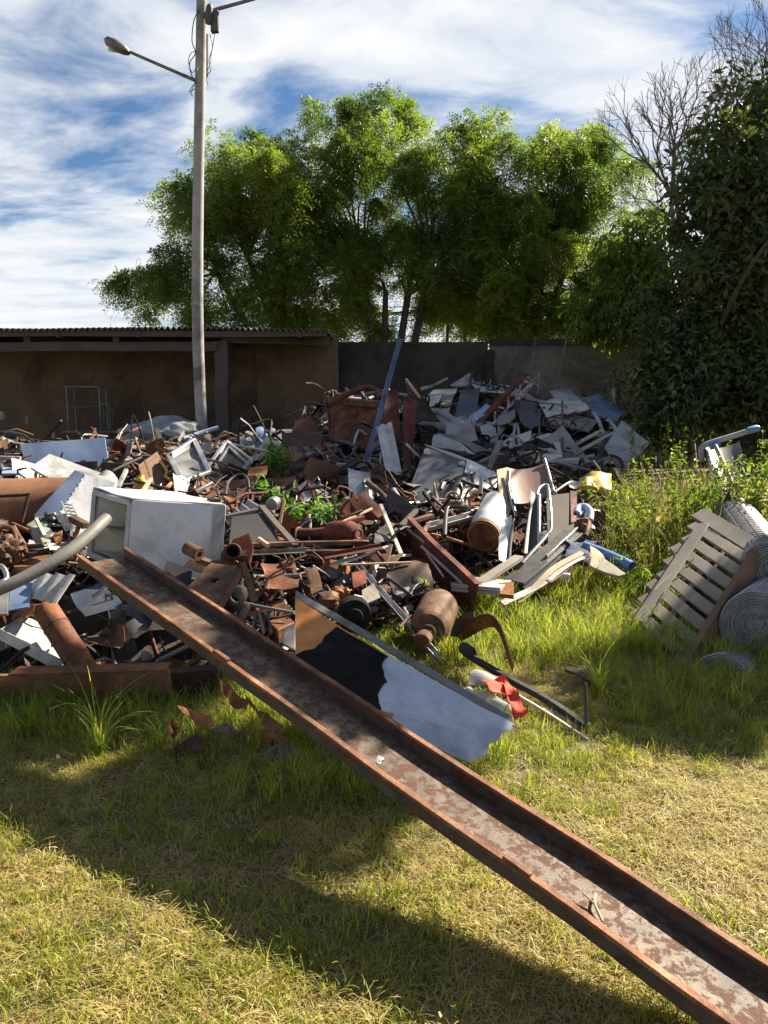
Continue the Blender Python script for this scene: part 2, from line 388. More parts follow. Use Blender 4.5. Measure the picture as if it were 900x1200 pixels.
za = n('ShaderNodeMath', operation='ADD'); l(zz.outputs[0], za.inputs[0]); za.inputs[1].default_value = .12
dx = n('ShaderNodeMath', operation='DIVIDE'); l(sp.outputs['X'], dx.inputs[0]); l(za.outputs[0], dx.inputs[1])
dy = n('ShaderNodeMath', operation='DIVIDE'); l(sp.outputs['Y'], dy.inputs[0]); l(za.outputs[0], dy.inputs[1])
cb = n('ShaderNodeCombineXYZ'); l(dx.outputs[0], cb.inputs[0]); l(dy.outputs[0], cb.inputs[1])
mp = n('ShaderNodeMapping'); l(cb.outputs[0], mp.inputs['Vector']); mp.inputs['Rotation'].default_value = (0, 0, R(24)); mp.inputs['Scale'].default_value = (.72, 1.05, 1); mp.inputs['Location'].default_value = CLOUD_LOC = (8.2086, 8.0609, 0)
c1 = W_.noise(mp.outputs[0], 1.05, 9, .56, .5)
c2 = W_.noise(mp.outputs[0], 3.4, 9, .58, .45)
ad = n('ShaderNodeMath', operation='MULTIPLY_ADD'); l(c2, ad.inputs[0]); ad.inputs[1].default_value = .38; l(c1, ad.inputs[2])
hz = n('ShaderNodeMapRange'); l(sp.outputs['Z'], hz.inputs[0]); hz.inputs[1].default_value = .05; hz.inputs[2].default_value = .26; hz.inputs[3].default_value = .15; hz.inputs[4].default_value = 0.
ad2 = n('ShaderNodeMath', operation='ADD'); l(ad.outputs[0], ad2.inputs[0]); l(hz.outputs[0], ad2.inputs[1])
yb = n('ShaderNodeMapRange'); l(sp.outputs['Y'], yb.inputs[0]); yb.inputs[1].default_value = -.25; yb.inputs[2].default_value = .40; yb.inputs[3].default_value = -.08; yb.inputs[4].default_value = 0.
zt_ = n('ShaderNodeMapRange'); l(sp.outputs['Z'], zt_.inputs[0]); zt_.inputs[1].default_value = .62; zt_.inputs[2].default_value = .9; zt_.inputs[3].default_value = 0.; zt_.inputs[4].default_value = -.2
ad3 = n('ShaderNodeMath', operation='ADD'); l(yb.outputs[0], ad3.inputs[0]); l(zt_.outputs[0], ad3.inputs[1]); ad4 = n('ShaderNodeMath', operation='ADD'); l(ad2.outputs[0], ad4.inputs[0]); l(ad3.outputs[0], ad4.inputs[1])
mask = W_.ramp(ad4.outputs[0], [(.55, 0.), (.61, .32), (.69, .82), (.79, 1.)])
ccol = W_.ramp(c2, [(.3, (.66, .74, .84)), (.5, (.88, .92, .97)), (.68, (1., 1., 1.))])
b1 = n('ShaderNodeBackground'); l(W_.mix(1., sky.outputs[0], (.60, .80, 1.0), 'MULTIPLY'), b1.inputs[0]); b1.inputs[1].default_value = .034
b2 = n('ShaderNodeBackground'); l(ccol, b2.inputs[0]); b2.inputs[1].default_value = .315
mxs = n('ShaderNodeMixShader'); l(mask, mxs.inputs[0]); l(b1.outputs[0], mxs.inputs[1]); l(b2.outputs[0], mxs.inputs[2]); l(mxs.outputs[0], W_.out.inputs[0])
scn.view_settings.view_transform = 'Standard'; scn.view_settings.look = 'None'; scn.view_settings.exposure = 1.68; scn.view_settings.gamma = 1

# ------------------------------------------------------------------ ground and heap form
POLY = np.array([(-4.8, 4.2), (-2.2, 3.8), (-1.0, 3.8), (-.55, 4.0), (-.1, 4.5), (.25, 4.9), (.6, 5.6), (1.3, 6.1), (2.1, 6.5), (2.5, 8), (3.1, 10), (4.2, 13), (4.6, 16.2), (-1.0, 16.2), (-2.5, 13), (-4.5, 11.5), (-6.5, 10.5), (-7, 7)])
def inside(x, y):
    c = False; n = len(POLY); j = n-1
    for i in range(n):
        xi, yi = POLY[i]; xj, yj = POLY[j]
        if (yi > y) != (yj > y) and x < (xj-xi)*(y-yi)/(yj-yi)+xi: c = not c
        j = i
    return c
def edged(x, y):
    p = np.array([x, y]); a = POLY; b = np.roll(POLY, -1, 0); ab = b-a
    t = np.clip(((p-a)*ab).sum(1)/(ab**2).sum(1), 0, 1); return np.sqrt((((a+ab*t[:, None])-p)**2).sum(1)).min()
def sstep(t): t = min(1, max(0, t)); return t*t*(3-2*t)
def S(x, y):
    """height of the scrap heap"""
    if not inside(x, y): return 0.0
    h = np.interp(y, [3.7, 4.5, 5.5, 6.5, 8, 10, 12, 13.4, 15, 17], [.22, .28, .36, .48, .68, .98, 1.32, 1.55, 1.6, 1.2])
    hl = np.interp(y, [3.7, 4.5, 5.5, 6.5, 8, 10, 12, 14, 17], [.25, .34, .45, .6, .74, .86, .85, .45, .1])
    k = sstep((x+1.9)/1.1); h = hl*(1-k)+h*k
    return h*sstep(edged(x, y)/.75+.12)
def ground_z(x, y):
    z = .035*noise.noise(Vector((x*.5, y*.5, 0)))+.012*noise.noise(Vector((x*2.3, y*2.3, 4)))
    z += .38*math.exp(-(((x-2.9)/1.0)**2+((y-6.9)/1.0)**2)) if abs(x-2.9) < 4 else 0
    return z
gx = np.concatenate([[-1500, -400, -120, -50], np.linspace(-25, -4.2, 22), np.linspace(-4, 5, 113), np.linspace(5.4, 25, 22), [50, 120, 400, 1500]])
gy = np.concatenate([[-300, -60, -12, -3], np.linspace(-1, 1, 5), np.linspace(1.2, 8, 86), np.linspace(8.4, 30, 36), [45, 90, 200, 500, 1500]])
GV = [(x, y, ground_z(x, y) if abs(x) < 26 and -1 < y < 31 else 0.) for y in gy for x in gx]; nx_ = len(gx)
GF = [(j*nx_+i, j*nx_+i+1, (j+1)*nx_+i+1, (j+1)*nx_+i) for j in range(len(gy)-1) for i in range(nx_-1)]
t = NT('soil'); v = t.coords(); a = t.noise(v, .9, 6, .6); b = t.noise(v, 22, 5, .7)
c = t.ramp(a, [(.35, (.105, .085, .04)), (.5, (.17, .135, .06)), (.65, (.13, .125, .04))]); c = t.mix(.7, c, t.ramp(b, [(.3, .35), (.7, 1.1)]), 'MULTIPLY')
t.bsdf(c, .95, 0, b, .8, .02)
t = NT('heap_dirt'); v = t.coords(); a = t.noise(v, 2.5, 6, .65); b = t.noise(v, 30, 5, .7)
c = t.ramp(a, [(.35, (.018, .014, .011)), (.55, (.05, .034, .024)), (.7, (.09, .06, .04))]); c = t.mix(.7, c, t.ramp(b, [(.3, .3), (.7, 1.1)]), 'MULTIPLY')
t.bsdf(c, .95, 0, b, .9, .03)
struct('ground', (np.array(GV, float), GF), 'soil', base=np.zeros(3), sharp=180)
hx = np.linspace(-7.2, 5, 150); hy = np.linspace(3.5, 16.5, 160)
HV = []
for y in hy:
    for x in hx:
        s = S(x, y); HV.append((x, y, (s*.82-.06+.07*noise.noise(Vector((x*2.2, y*2.2, 1)))+.05*noise.noise(Vector((x*6, y*6, 2)))) if s > .02 else -.12))
nx_ = len(hx); HF = [(j*nx_+i, j*nx_+i+1, (j+1)*nx_+i+1, (j+1)*nx_+i) for j in range(len(hy)-1) for i in range(nx_-1)]
struct('dirt_mound', (np.array(HV), HF), 'heap_dirt', base=np.zeros(3), sharp=180)

# ------------------------------------------------------------------ wall, shed, lamp post
YW = 16.5
x0, x1, x2 = P(392, 440, YW)[0], P(572, 440, YW)[0], 9.5
zt = P(480, 401, YW)[2]; zt2 = P(660, 398, YW)[2]
def wallgrid(xa, xb, y, za, zb, th, nx, nz_, amp, seed):
    A = sheet([(xa, y, zb), (xb, y, zb), (xb, y, za), (xa, y, za)], nx, nz_, th, amp, seed, 1.6); return A
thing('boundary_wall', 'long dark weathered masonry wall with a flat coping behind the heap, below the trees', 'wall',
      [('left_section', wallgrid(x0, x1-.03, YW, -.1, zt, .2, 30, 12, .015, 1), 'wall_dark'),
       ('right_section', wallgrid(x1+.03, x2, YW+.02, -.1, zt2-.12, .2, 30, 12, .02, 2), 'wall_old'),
       ('coping', box((x1+.03, YW-.13, zt2-.12), (x2-x1, 0, 0), (0, .30, 0), (0, 0, .13)), 'wall_dark', {'bev': .01}),
       ('pilaster', box((x1-.06, YW-.16, -.1), (.16, 0, 0), (0, .1, 0), (0, 0, zt2-.12)), 'wall_dark', {'bev': .01})], base=np.array([x1, YW, 0]))
# shed
YS = 14.6; zE = P(120, 386, YS)[2]; xl = -11.0; xr = P(384, 390, YS)[0]
bw = wallgrid(xl, x0-.02, YW, -.1, 2.62, .18, 40, 12, .01, 5)
def corrug(xa, xb, ya, yb, za, zb, pitch=.105, amp=.028, th=.012):
    nx = int((xb-xa)/pitch*6); V = []; 
    for sgn in (0, 1):
        for j in range(9):
            for i in range(nx+1):
                x = xa+(xb-xa)*i/nx; s = j/8; sag = .05*noise.noise(Vector((x*.4, s*2, 0)))
                V.append((x, ya+(yb-ya)*s+.03*noise.noise(Vector((x*3, 0, 7)))*(j == 0), za+(zb-za)*s+amp*math.sin(2*math.pi*(x-xa)/pitch)+sag-th*sgn))
    m = 9*(nx+1); F = []
    for j in range(8):
        for i in range(nx):
            q = j*(nx+1)+i; F.append((q, q+1, q+nx+2, q+nx+1)); F.append((q+m, q+nx+1+m, q+nx+2+m, q+1+m))
    for i in range(nx): F.append((i+1, i, i+m, i+1+m)); q = 8*(nx+1)+i; F.append((q, q+1, q+1+m, q+m))
    return np.array(V), F
parts = [('back_wall', bw, 'shed_wall'), ('roof', corrug(xl, xr, YS-.25, YW+.4, zE, zE-.10), 'roof_tile', {'sharp': 60})]
zb = P(120, 407, YS)[2]
parts.append(('front_beam', prof((xl, YS, zb), (P(255, 404, YS)[0], YS, zb+.02), rect(.09, .17), (0, 0, 1), 14, .03, 3), 'wood_dark', {'bev': .006}))
parts.append(('eave_board', prof((xl, YS-.16, zE-.085), (xr, YS-.16, zE-.085), rect(.04, .11), (0, 0, 1), 14, .02, 6), 'wood_dark'))
parts.append(('front_beam', prof((P(258, 396, YS)[0], YS+.05, P(258, 396, YS)[2]), (xr, YS+.6, P(380, 398, YS)[2]), rect(.09, .17)), 'wood_dark', {'bev': .006}))
for px in (33, 137, 235): parts.append(('strut', box((P(px-4, 400, YS)[0], YS-.05, zb+.09), (.12, 0, 0), (0, .1, 0), (0, 0, zE-zb-.16)), 'wood_dark'))
for px, wd in ((258, .25),): parts.append(('post', prof((P(px+2, 500, YS)[0], YS+.12, -.05), (P(px, 400, YS)[0], YS+.12, zb+.12), rect(wd, .22), (0, 1, 0), 8, .03, 2), 'wood_dark', {'bev': .01}))
for xx in np.linspace(xl+.6, xr-.5, 7): parts.append(('rafter', prof((xx, YS-.2, zE-.10), (xx, YW-.12, zE-.2), rect(.07, .11)), 'wood_dark'))
parts.append(('side_wall', wallgrid(P(300, 440, 16.1)[0], x0+.1, 16.25, -.1, 2.55, .16, 14, 10, .012, 8), 'shed_wall'))
thing('open_shed', 'long low open-fronted shed with a corrugated tile roof, left of the boundary wall', 'shed', parts, base=np.array([-5., YS, 0]))
# street lamp
YL = 13.2; b0 = P(238, 520, YL); top = P(237, -60, YL); bx = b0[0]
base = np.array([bx, YL, 0.])
def L(px, py, d=YL): return P(px, py, d)
hd0, hd1 = L(152, 62), L(122, 46)
hu = unit(hd1-hd0)
headp = [(0, .02), (.04, .045), (.2, .07), (.55, .09), (.85, .07), (1, .012)]
hg = lathe(hd0, hd1, headp, 16); hc = hg[0].mean(0); hg = (np.array([q*[1, 1, 1]+[0, .6*(q[1]-hc[1]), 0] for q in hg[0]]), hg[1])
lens_c = hd0+(hd1-hd0)*.55-np.array([0, 0, .075])
wires = []
for k, (pts, r) in enumerate([([(233, 12), (227, 25), (225, 48), (229, 62), (222, 75), (226, 92), (232, 100)], .008), ([(232, 60), (224, 62), (221, 72), (225, 85), (231, 80), (230, 92), (224, 108), (226, 113)], .006),
                              ([(246, 40), (249, 55), (245, 70), (247, 82), (242, 90), (244, 100)], .006), ([(252, 36), (250, 50), (248, 60), (246, 76), (242, 84)], .005), ([(233, 96), (226, 100), (222, 108), (228, 104)], .005)]):
    wires.append(('loose_wire', tube([L(*q, YL-.12) for q in pts], r, 6), 'black_plastic'))
thing('street_lamp', 'tall concrete street lamp pole with two arms standing in front of the shed', 'street lamp',
      [('pole', tube([(bx, YL, -.05), (bx+.0, YL, 3), (top[0]+.005, YL, top[2])], [.098, .094, .078], 20), 'concrete_pole'),
       ('arm', tube([L(237, 98), L(226, 93), L(150, 60)], [.03, .028, .024], 8), 'steel_dull'),
       ('arm', tube([L(240, 16), L(250, 12), L(300, -2), L(345, -16)], [.03, .028, .026, .024], 8), 'steel_dull'),
       ('lamp_head', hg, 'steel_dull', {'kids': [('lens', blob(lens_c+np.array([0, 0, .012]), (.13, .08, .035), .02), 'dirty_glass')]}),
       ('junction_box', lathe(L(244, 28, YL-.16), L(246, 5, YL-.16), [(0, .045), (.1, .055), (.8, .055), (.9, .05), (1, .025)], 12), 'dark_grey'),
       ('junction_box', box(L(246.5, 37, YL-.15), (.12, 0, .01), (0, .1, 0), (.012, 0, .31)), 'dark_grey', {'bev': .012}),
       ('bracket', box(L(238, 20, YL-.13), (.2, 0, .03), (0, .06, 0), (0, 0, .05)), 'steel_dull'),
       ('conduit_pipe', tube([L(243, 40, YL-.06), L(243, 90, YL-.07)], .018, 8), 'light_grey')]+wires, base=base)

# ------------------------------------------------------------------ trees
def mkquads(name, Q, mats, idx, parent, base, vpf=4):
    """Q: (n, vpf, 3) world verts -> one mesh"""
    nq = len(Q); me = bpy.data.meshes.new(name); me.vertices.add(nq*vpf); me.vertices.foreach_set('co', (Q-base).reshape(-1).astype(np.float32))
    me.loops.add(nq*vpf); me.loops.foreach_set('vertex_index', np.arange(nq*vpf, dtype=np.int32)); me.polygons.add(nq)
    me.polygons.foreach_set('loop_start', np.arange(0, nq*vpf, vpf, dtype=np.int32)); 
    me.polygons.foreach_set('material_index', np.asarray(idx, dtype=np.int32))
    for x in mats: me.materials.append(M[x])
    me.update(calc_edges=True); me.validate()
    o = bpy.data.objects.new(name, me); COL.objects.link(o); o.parent = parent
    if parent is None: o.location = base
    return o
def norm(a): return a/np.maximum(1e-9, np.linalg.norm(a, axis=-1, keepdims=True))
def fronds(C, rad, n, length, leaf, pairs, droop, rg, up=.25):
    """bipinnate sprays scattered through clumps: C (k,3), rad (k,)"""
    k = rg.integers(0, len(C), n); d = norm(rg.normal(size=(n, 3))); r = rad[k]*np.cbrt(rg.random(n))*1.05
    o = C[k]+d*r[:, None]*np.array([1, 1, .8])
    dirv = norm(d*.7+rg.normal(size=(n, 3))*.7+np.array([0, 0, up])); side = norm(np.cross(dirv, rg.normal(size=(n, 3))))
    Lh = length*(.6+.7*rg.random(n)); out = []
    for j in range(pairs):
        s = (j+.6)/pairs; p = o+dirv*(Lh*s)[:, None]-np.array([0, 0, 1])*(droop*Lh*s*s)[:, None]
        t = norm(dirv-np.array([0, 0, 2*droop*s]))
        for sg in (-1, 1):
            ld = norm(side*sg+t*.55+rg.normal(size=(n, 3))*.25-np.array([0, 0, .25])); wv = t*(leaf*.13)
            ll = leaf*(1-.45*abs(s-.45))*(.8+.4*rg.random(n)); e = p+ld*ll[:, None]; m_ = (p+e)/2
            out.append(np.stack([p, m_+wv, e, m_-wv], 1))
    return np.concatenate(out)
def ell_clumps(ells, d, dd, n, rg, r0, r1):
    """clump centres inside ellipses given in the photo (px, py, rx, ry), at distances d +- dd"""
    ar = np.array([e[2]*e[3] for e in ells], float); ar /= ar.sum(); C = []; Rr = []
    for i in range(n):
        e = ells[rg.choice(len(ells), p=ar)]; a = rg.random()*2*math.pi; q = math.sqrt(rg.random())
        C.append(P(e[0]+math.cos(a)*q*e[2], e[1]+math.sin(a)*q*e[3], d+dd*(rg.random()*2-1)*math.sqrt(max(.05, 1-q*q)))); Rr.append(r0+(r1-r0)*rg.random()**1.8)
    return np.array(C), np.array(Rr)
def limbs(base, forks, C, rg, r, every=3, bend=.3):
    """tapered trunk up to each fork, then a limb from the nearest fork to clumps"""
    gs = []
    for f, fr in forks:
        mid = (base+f)/2+np.array([rg.normal()*.12, rg.normal()*.12, 0]); gs.append(tube([base, mid, f], [r, r*.8, fr], 9))
    FK = np.array([f for f, _ in forks])
    for c in C[::every]:
        dd = np.linalg.norm(FK-c, axis=1)+np.where(FK[:, 2] > c[2]+.3, 3, 0); f = FK[dd.argmin()]; fr = forks[int(dd.argmin())][1]
        m1 = f+(c-f)*.4+np.array([rg.normal()*bend*.5, rg.normal()*bend*.5, .12+abs(rg.normal())*bend*.4])
        gs.append(tube([f, m1, c], [fr*.6, fr*.35, .006], 6, res=4))
    return catg(*gs)
def acacia(name, label, ells, d, dd, nclump, nfrond, forks, base, rg, r=.14, pods=.03):
    C, Rr = ell_clumps(ells, d, dd, int(nclump*.95), rg, .16, .62)
    e = bpy.data.objects.new(name, None); COL.objects.link(e); e.location = base; tag(e, label, 'tree', 'feathery trees along the wall')
    k_ = rg.integers(0, len(C), len(C)//2); cen = C.mean(0); out_ = norm(C[k_]-cen+rg.normal(size=(len(k_), 3))*.6)
    C = np.concatenate([C, C[k_]+out_*(Rr[k_]*(.4+.6*rg.random(len(k_))))[:, None]]); Rr = np.concatenate([Rr, .10+.16*rg.random(len(k_))])
    Q = fronds(C, Rr*np.array(.92), int(nfrond*.70), .36, .105, 7, .55, rg); idx = np.zeros(len(Q), int)
    # hanging seed pods
    npod = int(nfrond*pods); k = rg.integers(0, len(C), npod); o = C[k]+rg.normal(size=(npod, 3))*Rr[k][:, None]*.5
    dn = norm(rg.normal(size=(npod, 3))*.3-np.array([0, 0, 1])); sd = norm(np.cross(dn, rg.normal(size=(npod, 3))))*.012; e2 = o+dn*.17
    PQ = np.stack([o-sd*.4, o+dn*.08+sd, e2, o+dn*.08-sd], 1)
    mkquads('crown', np.concatenate([Q, PQ]), ['leaf_acacia', 'leaf_pod'], np.concatenate([idx, np.ones(npod, int)]), e, base)
    mk('trunk', limbs(base, forks, C, rg, r, 6), 'bark', parent=e, base=base, sharp=80)
    return e
YT = 17.9
rg = np.random.default_rng(3)
acacia('feathery_tree', 'leftmost feathery tree, its loose crown hanging over the shed roof behind the lamp pole',
       [(190, 338, 46, 26), (172, 345, 30, 30), (215, 300, 36, 36), (250, 245, 46, 44), (300, 205, 42, 38), (265, 200, 30, 34), (300, 290, 50, 55), (240, 350, 50, 26), (320, 340, 45, 40), (205, 240, 14, 12), (325, 250, 30, 50), (335, 300, 30, 40), (290, 365, 60, 18)], YT-.6, 1.3, 140, 12500,
       [(P(320, 345, YT), .07), (P(290, 300, YT), .06), (P(255, 320, YT-.3), .05)], np.array([P(345, 440, YT)[0], YT, 0.]), rg, .13)
acacia('feathery_tree', 'tallest feathery tree in the middle, forked thin trunks above the blue post',
       [(450, 168, 54, 46), (455, 138, 32, 20), (400, 185, 52, 50), (360, 215, 45, 50), (520, 195, 58, 50), (440, 250, 95, 62), (380, 290, 70, 50), (530, 270, 60, 60), (450, 300, 90, 34), (350, 330, 46, 30), (410, 345, 36, 24), (345, 375, 40, 12), (575, 140, 16, 16), (335, 230, 26, 50), (560, 230, 34, 60), (540, 320, 44, 34)], YT+.3, 1.6, 245, 22000,
       [(P(478, 345, YT), .075), (P(452, 340, YT), .06), (P(425, 310, YT), .055), (P(505, 300, YT), .06)], np.array([P(455, 440, YT)[0], YT, 0.]), rg, .12)
acacia('feathery_tree', 'broad feathery tree right of the middle, its crown reaching the coping of the wall',
       [(650, 200, 48, 44), (655, 165, 24, 22), (600, 225, 52, 55), (700, 195, 38, 36), (720, 250, 56, 60), (640, 270, 75, 60), (590, 310, 60, 55), (690, 330, 75, 52), (570, 365, 50, 26), (650, 365, 70, 26), (740, 350, 50, 40), (565, 250, 40, 66), (575, 325, 50, 44), (640, 340, 60, 34), (620, 378, 60, 16), (700, 380, 60, 14)], YT+.1, 1.6, 235, 21000,
       [(P(625, 350, YT), .075), (P(660, 320, YT), .06), (P(600, 310, YT), .055), (P(640, 280, YT), .05)], np.array([P(622, 440, YT)[0], YT, 0.]), rg, .13)
acacia('feathery_tree', 'low feathery sapling showing between the two largest crowns, just above the wall',
       [(545, 370, 40, 22), (520, 350, 30, 26), (575, 350, 32, 34), (500, 385, 30, 10), (430, 385, 40, 10), (600, 380, 40, 12), (670, 385, 50, 10), (400, 375, 50, 16)], YT+1.2, .8, 70, 6200,
       [(P(545, 385, YT+1.2), .04), (P(525, 375, YT+1.2), .035)], np.array([P(540, 440, YT+1.2)[0], YT+1.2, 0.]), rg, .07)
# dark broadleaf tree
def leaves(C, rad, n, ln, rg, hang=.9):
    k = rg.integers(0, len(C), n); d = norm(rg.normal(size=(n, 3))); o = C[k]+d*(rad[k]*np.cbrt(rg.random(n)))[:, None]
    dr = norm(rg.normal(size=(n, 3))*.55+d*.4-np.array([0, 0, hang])); sd = norm(np.cross(dr, rg.normal(size=(n, 3)))); nn = np.cross(dr, sd)
    L_ = ln*(.6+.7*rg.random(n))[:, None]; w_ = L_*.21; a = o; c = o+dr*L_+nn*L_*-.08; m1 = o+dr*L_*.42; out = []
    for sg in (-1, 1): out.append(np.stack([a, m1+sd*w_*sg+nn*w_*.5, o+dr*L_*.75+sd*w_*.72*sg+nn*w_*.3, c], 1))
    return np.concatenate(out)
def broadleaf(name, label, ells, d, dd, nclump, nleaf, ln, forks, base, rg, r, extra=(), mat='leaf_dark', group=None, bark='bark', r0=.3, r1=.6, hang=.9, every=3, cat='tree'):
    C, Rr = ell_clumps(ells, d, dd, nclump, rg, r0, r1)
    C0 = C.copy()
    for (c, q, k) in extra:
        C0 = np.concatenate([C0, [c]*every])
        dv = norm(rg.normal(size=(k, 3)))*np.cbrt(rg.random((k, 1))); C = np.concatenate([C, np.asarray(c)+dv*np.asarray(q)]); Rr = np.concatenate([Rr, (.16 if c[2] < 6.1 else .28)+.14*rg.random(k)])
    C[:, 2] = np.maximum(C[:, 2], .1)
    e = bpy.data.objects.new(name, None); COL.objects.link(e); e.location = base; tag(e, label, cat, group)
    Q = leaves(C, Rr, nleaf, ln, rg, hang); mkquads('crown', Q, [mat], np.zeros(len(Q), int), e, base)
    mk('trunk', limbs(base, forks, C0, rg, r, every), bark, parent=e, base=base, sharp=80); return e
YD = 11.6
broadleaf('broadleaf_tree', 'big dark broadleaf tree filling the right edge, drooping leaves down to the weeds', 
          [(860, 160, 36, 40), (885, 120, 30, 40), (840, 210, 34, 40), (880, 230, 60, 60), (850, 300, 60, 60), (905, 320, 60, 80), (830, 370, 62, 60), (880, 420, 80, 60), (815, 440, 56, 50), (850, 490, 80, 36), (775, 460, 26, 40), (790, 405, 36, 40), (930, 470, 60, 60), (940, 200, 50, 80)], YD, 1.1, 280, 66000, .125,
          [(P(878, 345, YD), .09), (P(850, 300, YD+.3), .07), (P(900, 240, YD), .06), (P(835, 400, YD), .05)], np.array([P(890, 520, YD)[0], YD, 0.]), rg, .2, extra=[((3.58, 5.36, 3.6), (.22, .16, .14), 34), ((4.66, 7.62, 5.6), (.30, .16, .18), 30), ((4.09, 6.17, 4.4), (.22, .08, .12), 24), ((7.05, 7.25, 4.4), (1.2, .5, .6), 70), ((8.2, 13.0, 5.4), (.8, 1.0, 1.5), 40)], hang=.3, r0=.15, r1=.75)
broadleaf('broadleaf_tree', 'tall dark broadleaf tree showing only its leafy top at the upper right corner', [(893, 150, 18, 36), (905, 90, 22, 30)], 14.2, .5, 16, 30000, .15,
          [((8.8, 14.5, 5.0), .1), ((9.8, 16.5, 6.0), .1), ((10.6, 18, 6.5), .1)], np.array([9.3, 15., 0.]), rg, .24, extra=[((8.75, 14.3, 6.4), (1.35, 1.55, 1.8), 80), ((8.75, 15.2, 8.7), (.85, 1.4, 1.6), 60), ((10.2, 16.6, 9.2), (1.6, 2.1, 2.7), 110), ((11.0, 18.6, 9.8), (1.5, 2.2, 2.6), 80)], hang=.45)
broadleaf('broadleaf_tree', 'pale green leafy tree peeping between the feathery crowns and the dark right-hand tree', 
          [(740, 330, 40, 50), (760, 370, 36, 34), (770, 300, 30, 40), (700, 375, 34, 22)], 15.2, .6, 60, 5200, .16,
          [(P(765, 350, 15.2), .05), (P(755, 320, 15.2), .04)], np.array([P(775, 440, 15.2)[0], 15.2, 0.]), rg, .1, mat='leaf_weed', bark='bark_pale')
# bare trees
def bare(name, label, base, d0, L0, Lb, r0, depth, rg, spread=.5, upw=.35):
    gs = []
    def grow(p, dr, ln, r, k):
        q = p+dr*ln; m = (p+q)/2+rg.normal(size=3)*ln*.07; gs.append(tube([p, m, q], [r, r*.85, r*.7], 6 if k < 4 else 8, res=3))
        if k == 0: return
        nl = Lb if k == depth else ln*(.62+.25*rg.random())
        for _ in range(4 if k == depth else 2 if rg.random() < .5 else 3): grow(q, unit(dr+rg.normal(size=3)*spread+np.array([0, 0, upw*.35])), nl, r*.62, k-1)
        if k < depth and rg.random() < .7: grow(p+(q-p)*.5, unit(dr+rg.normal(size=3)*spread*1.3), ln*.6, r*.5, k-1)
    grow(np.asarray(base, float), unit(d0), L0, r0, depth)
    V, F = catg(*gs); return one(name, label, 'tree', (V, F), 'bark_pale', 'leafless trees', sharp=80, base=np.asarray(base, float))
rb = np.random.default_rng(12)
bb = P(800, 285, 14.5)
bare('bare_tree', 'leafless grey tree fanning thin twigs against the sky left of the dark broadleaf tree', (bb[0]+.5, 14.5, -.1), (-.11, 0, 1), bb[2]+.1, .98, .065, 6, rb, .42, .5)
bb = P(885, 225, 15)
bare('bare_tree', 'leafless grey tree with twigs rising above the dark broadleaf tree at the top right corner', (bb[0]+.6, 15, -.1), (-.10, 0, 1), bb[2]+.1, .95, .055, 6, rb, .36, .6)
# ------------------------------------------------------------------ foreground
A0 = np.array([.790, 1.520, .173]); bd = unit([-1014, 956, 263]); bq = unit([bd[1], -bd[0], 0]); bn = np.cross(bq, bd); bn = bn if bn[2] > 0 else -bn
far = A0+bd*3.2; near = A0-bd*.85
cc = bq*.125-bn*.045
def onbeam(s, t, h=.0): return A0+bd*s+bq*t+bn*(-.043+h)
def flange(t): return prof(near+bq*t-bn*.027, far+bq*t-bn*.027, rect(.014, .052), bn, 90, .015, 2)
thing('channel_beam', 'long grey and rusty steel channel sloping across the whole foreground onto the heap', 'steel beam',
      [('web', prof(near+bq*.125-bn*.048, far+bq*.125-bn*.048, rect(.246, .010), bn, 90, .012, 2), 'beam_grey', {'bev': .002}),
       ('flange', flange(.004), 'flange_rust', {'bev': .003}), ('flange', flange(.246), 'flange_rust', {'bev': .003})]+[('flange_edge', prof(near+bq*t-bn*.001, far+bq*t-bn*.001, rect(.024, .012), bn, 90, .015, 2), 'edge_rust', {'bev': .003}) for k, t in ((3, .003), (5, .247))]+[('weld_tab', box(onbeam(s_, .0, .045)-bq*.012, bd*.09, bq*.022, bn*.016), 'edge_rust', {'bev': .004}) for s_ in (.55, 1.95)], base=near)
bp_ = P(752, 1108, 1.0)
def onbeam(s, t, h=.0): return A0+bd*s+bq*t+bn*(-.043+h)
one('dry_twig', 'short pale broken twig lying in the channel of the long beam', 'twig', catg(tube([onbeam(.36, .07, .004), onbeam(.40, .10, .012), onbeam(.42, .14, .008)], .004, 6), tube([onbeam(.40, .10, .012), onbeam(.44, .10, .02)], .003, 6)), 'wood_pale')
one('cement_crust', 'white lump of dried cement stuck inside the channel of the long beam', 'cement crust', blob(onbeam(1.22, .10, -.004), (.02, .035, .004), .6, 3, 3), 'white_fade')
TUB('conduit', 'bent grey plastic conduit pipe jutting from the left over the channel end', 'pipe', 'conduit', [(-60, 712, 3.2), (0, 690, 3.28), (40, 671, 3.36), (78, 648, 3.46), (105, 626, 3.58), (125, 607, 3.72)], .029, .004, n=16)
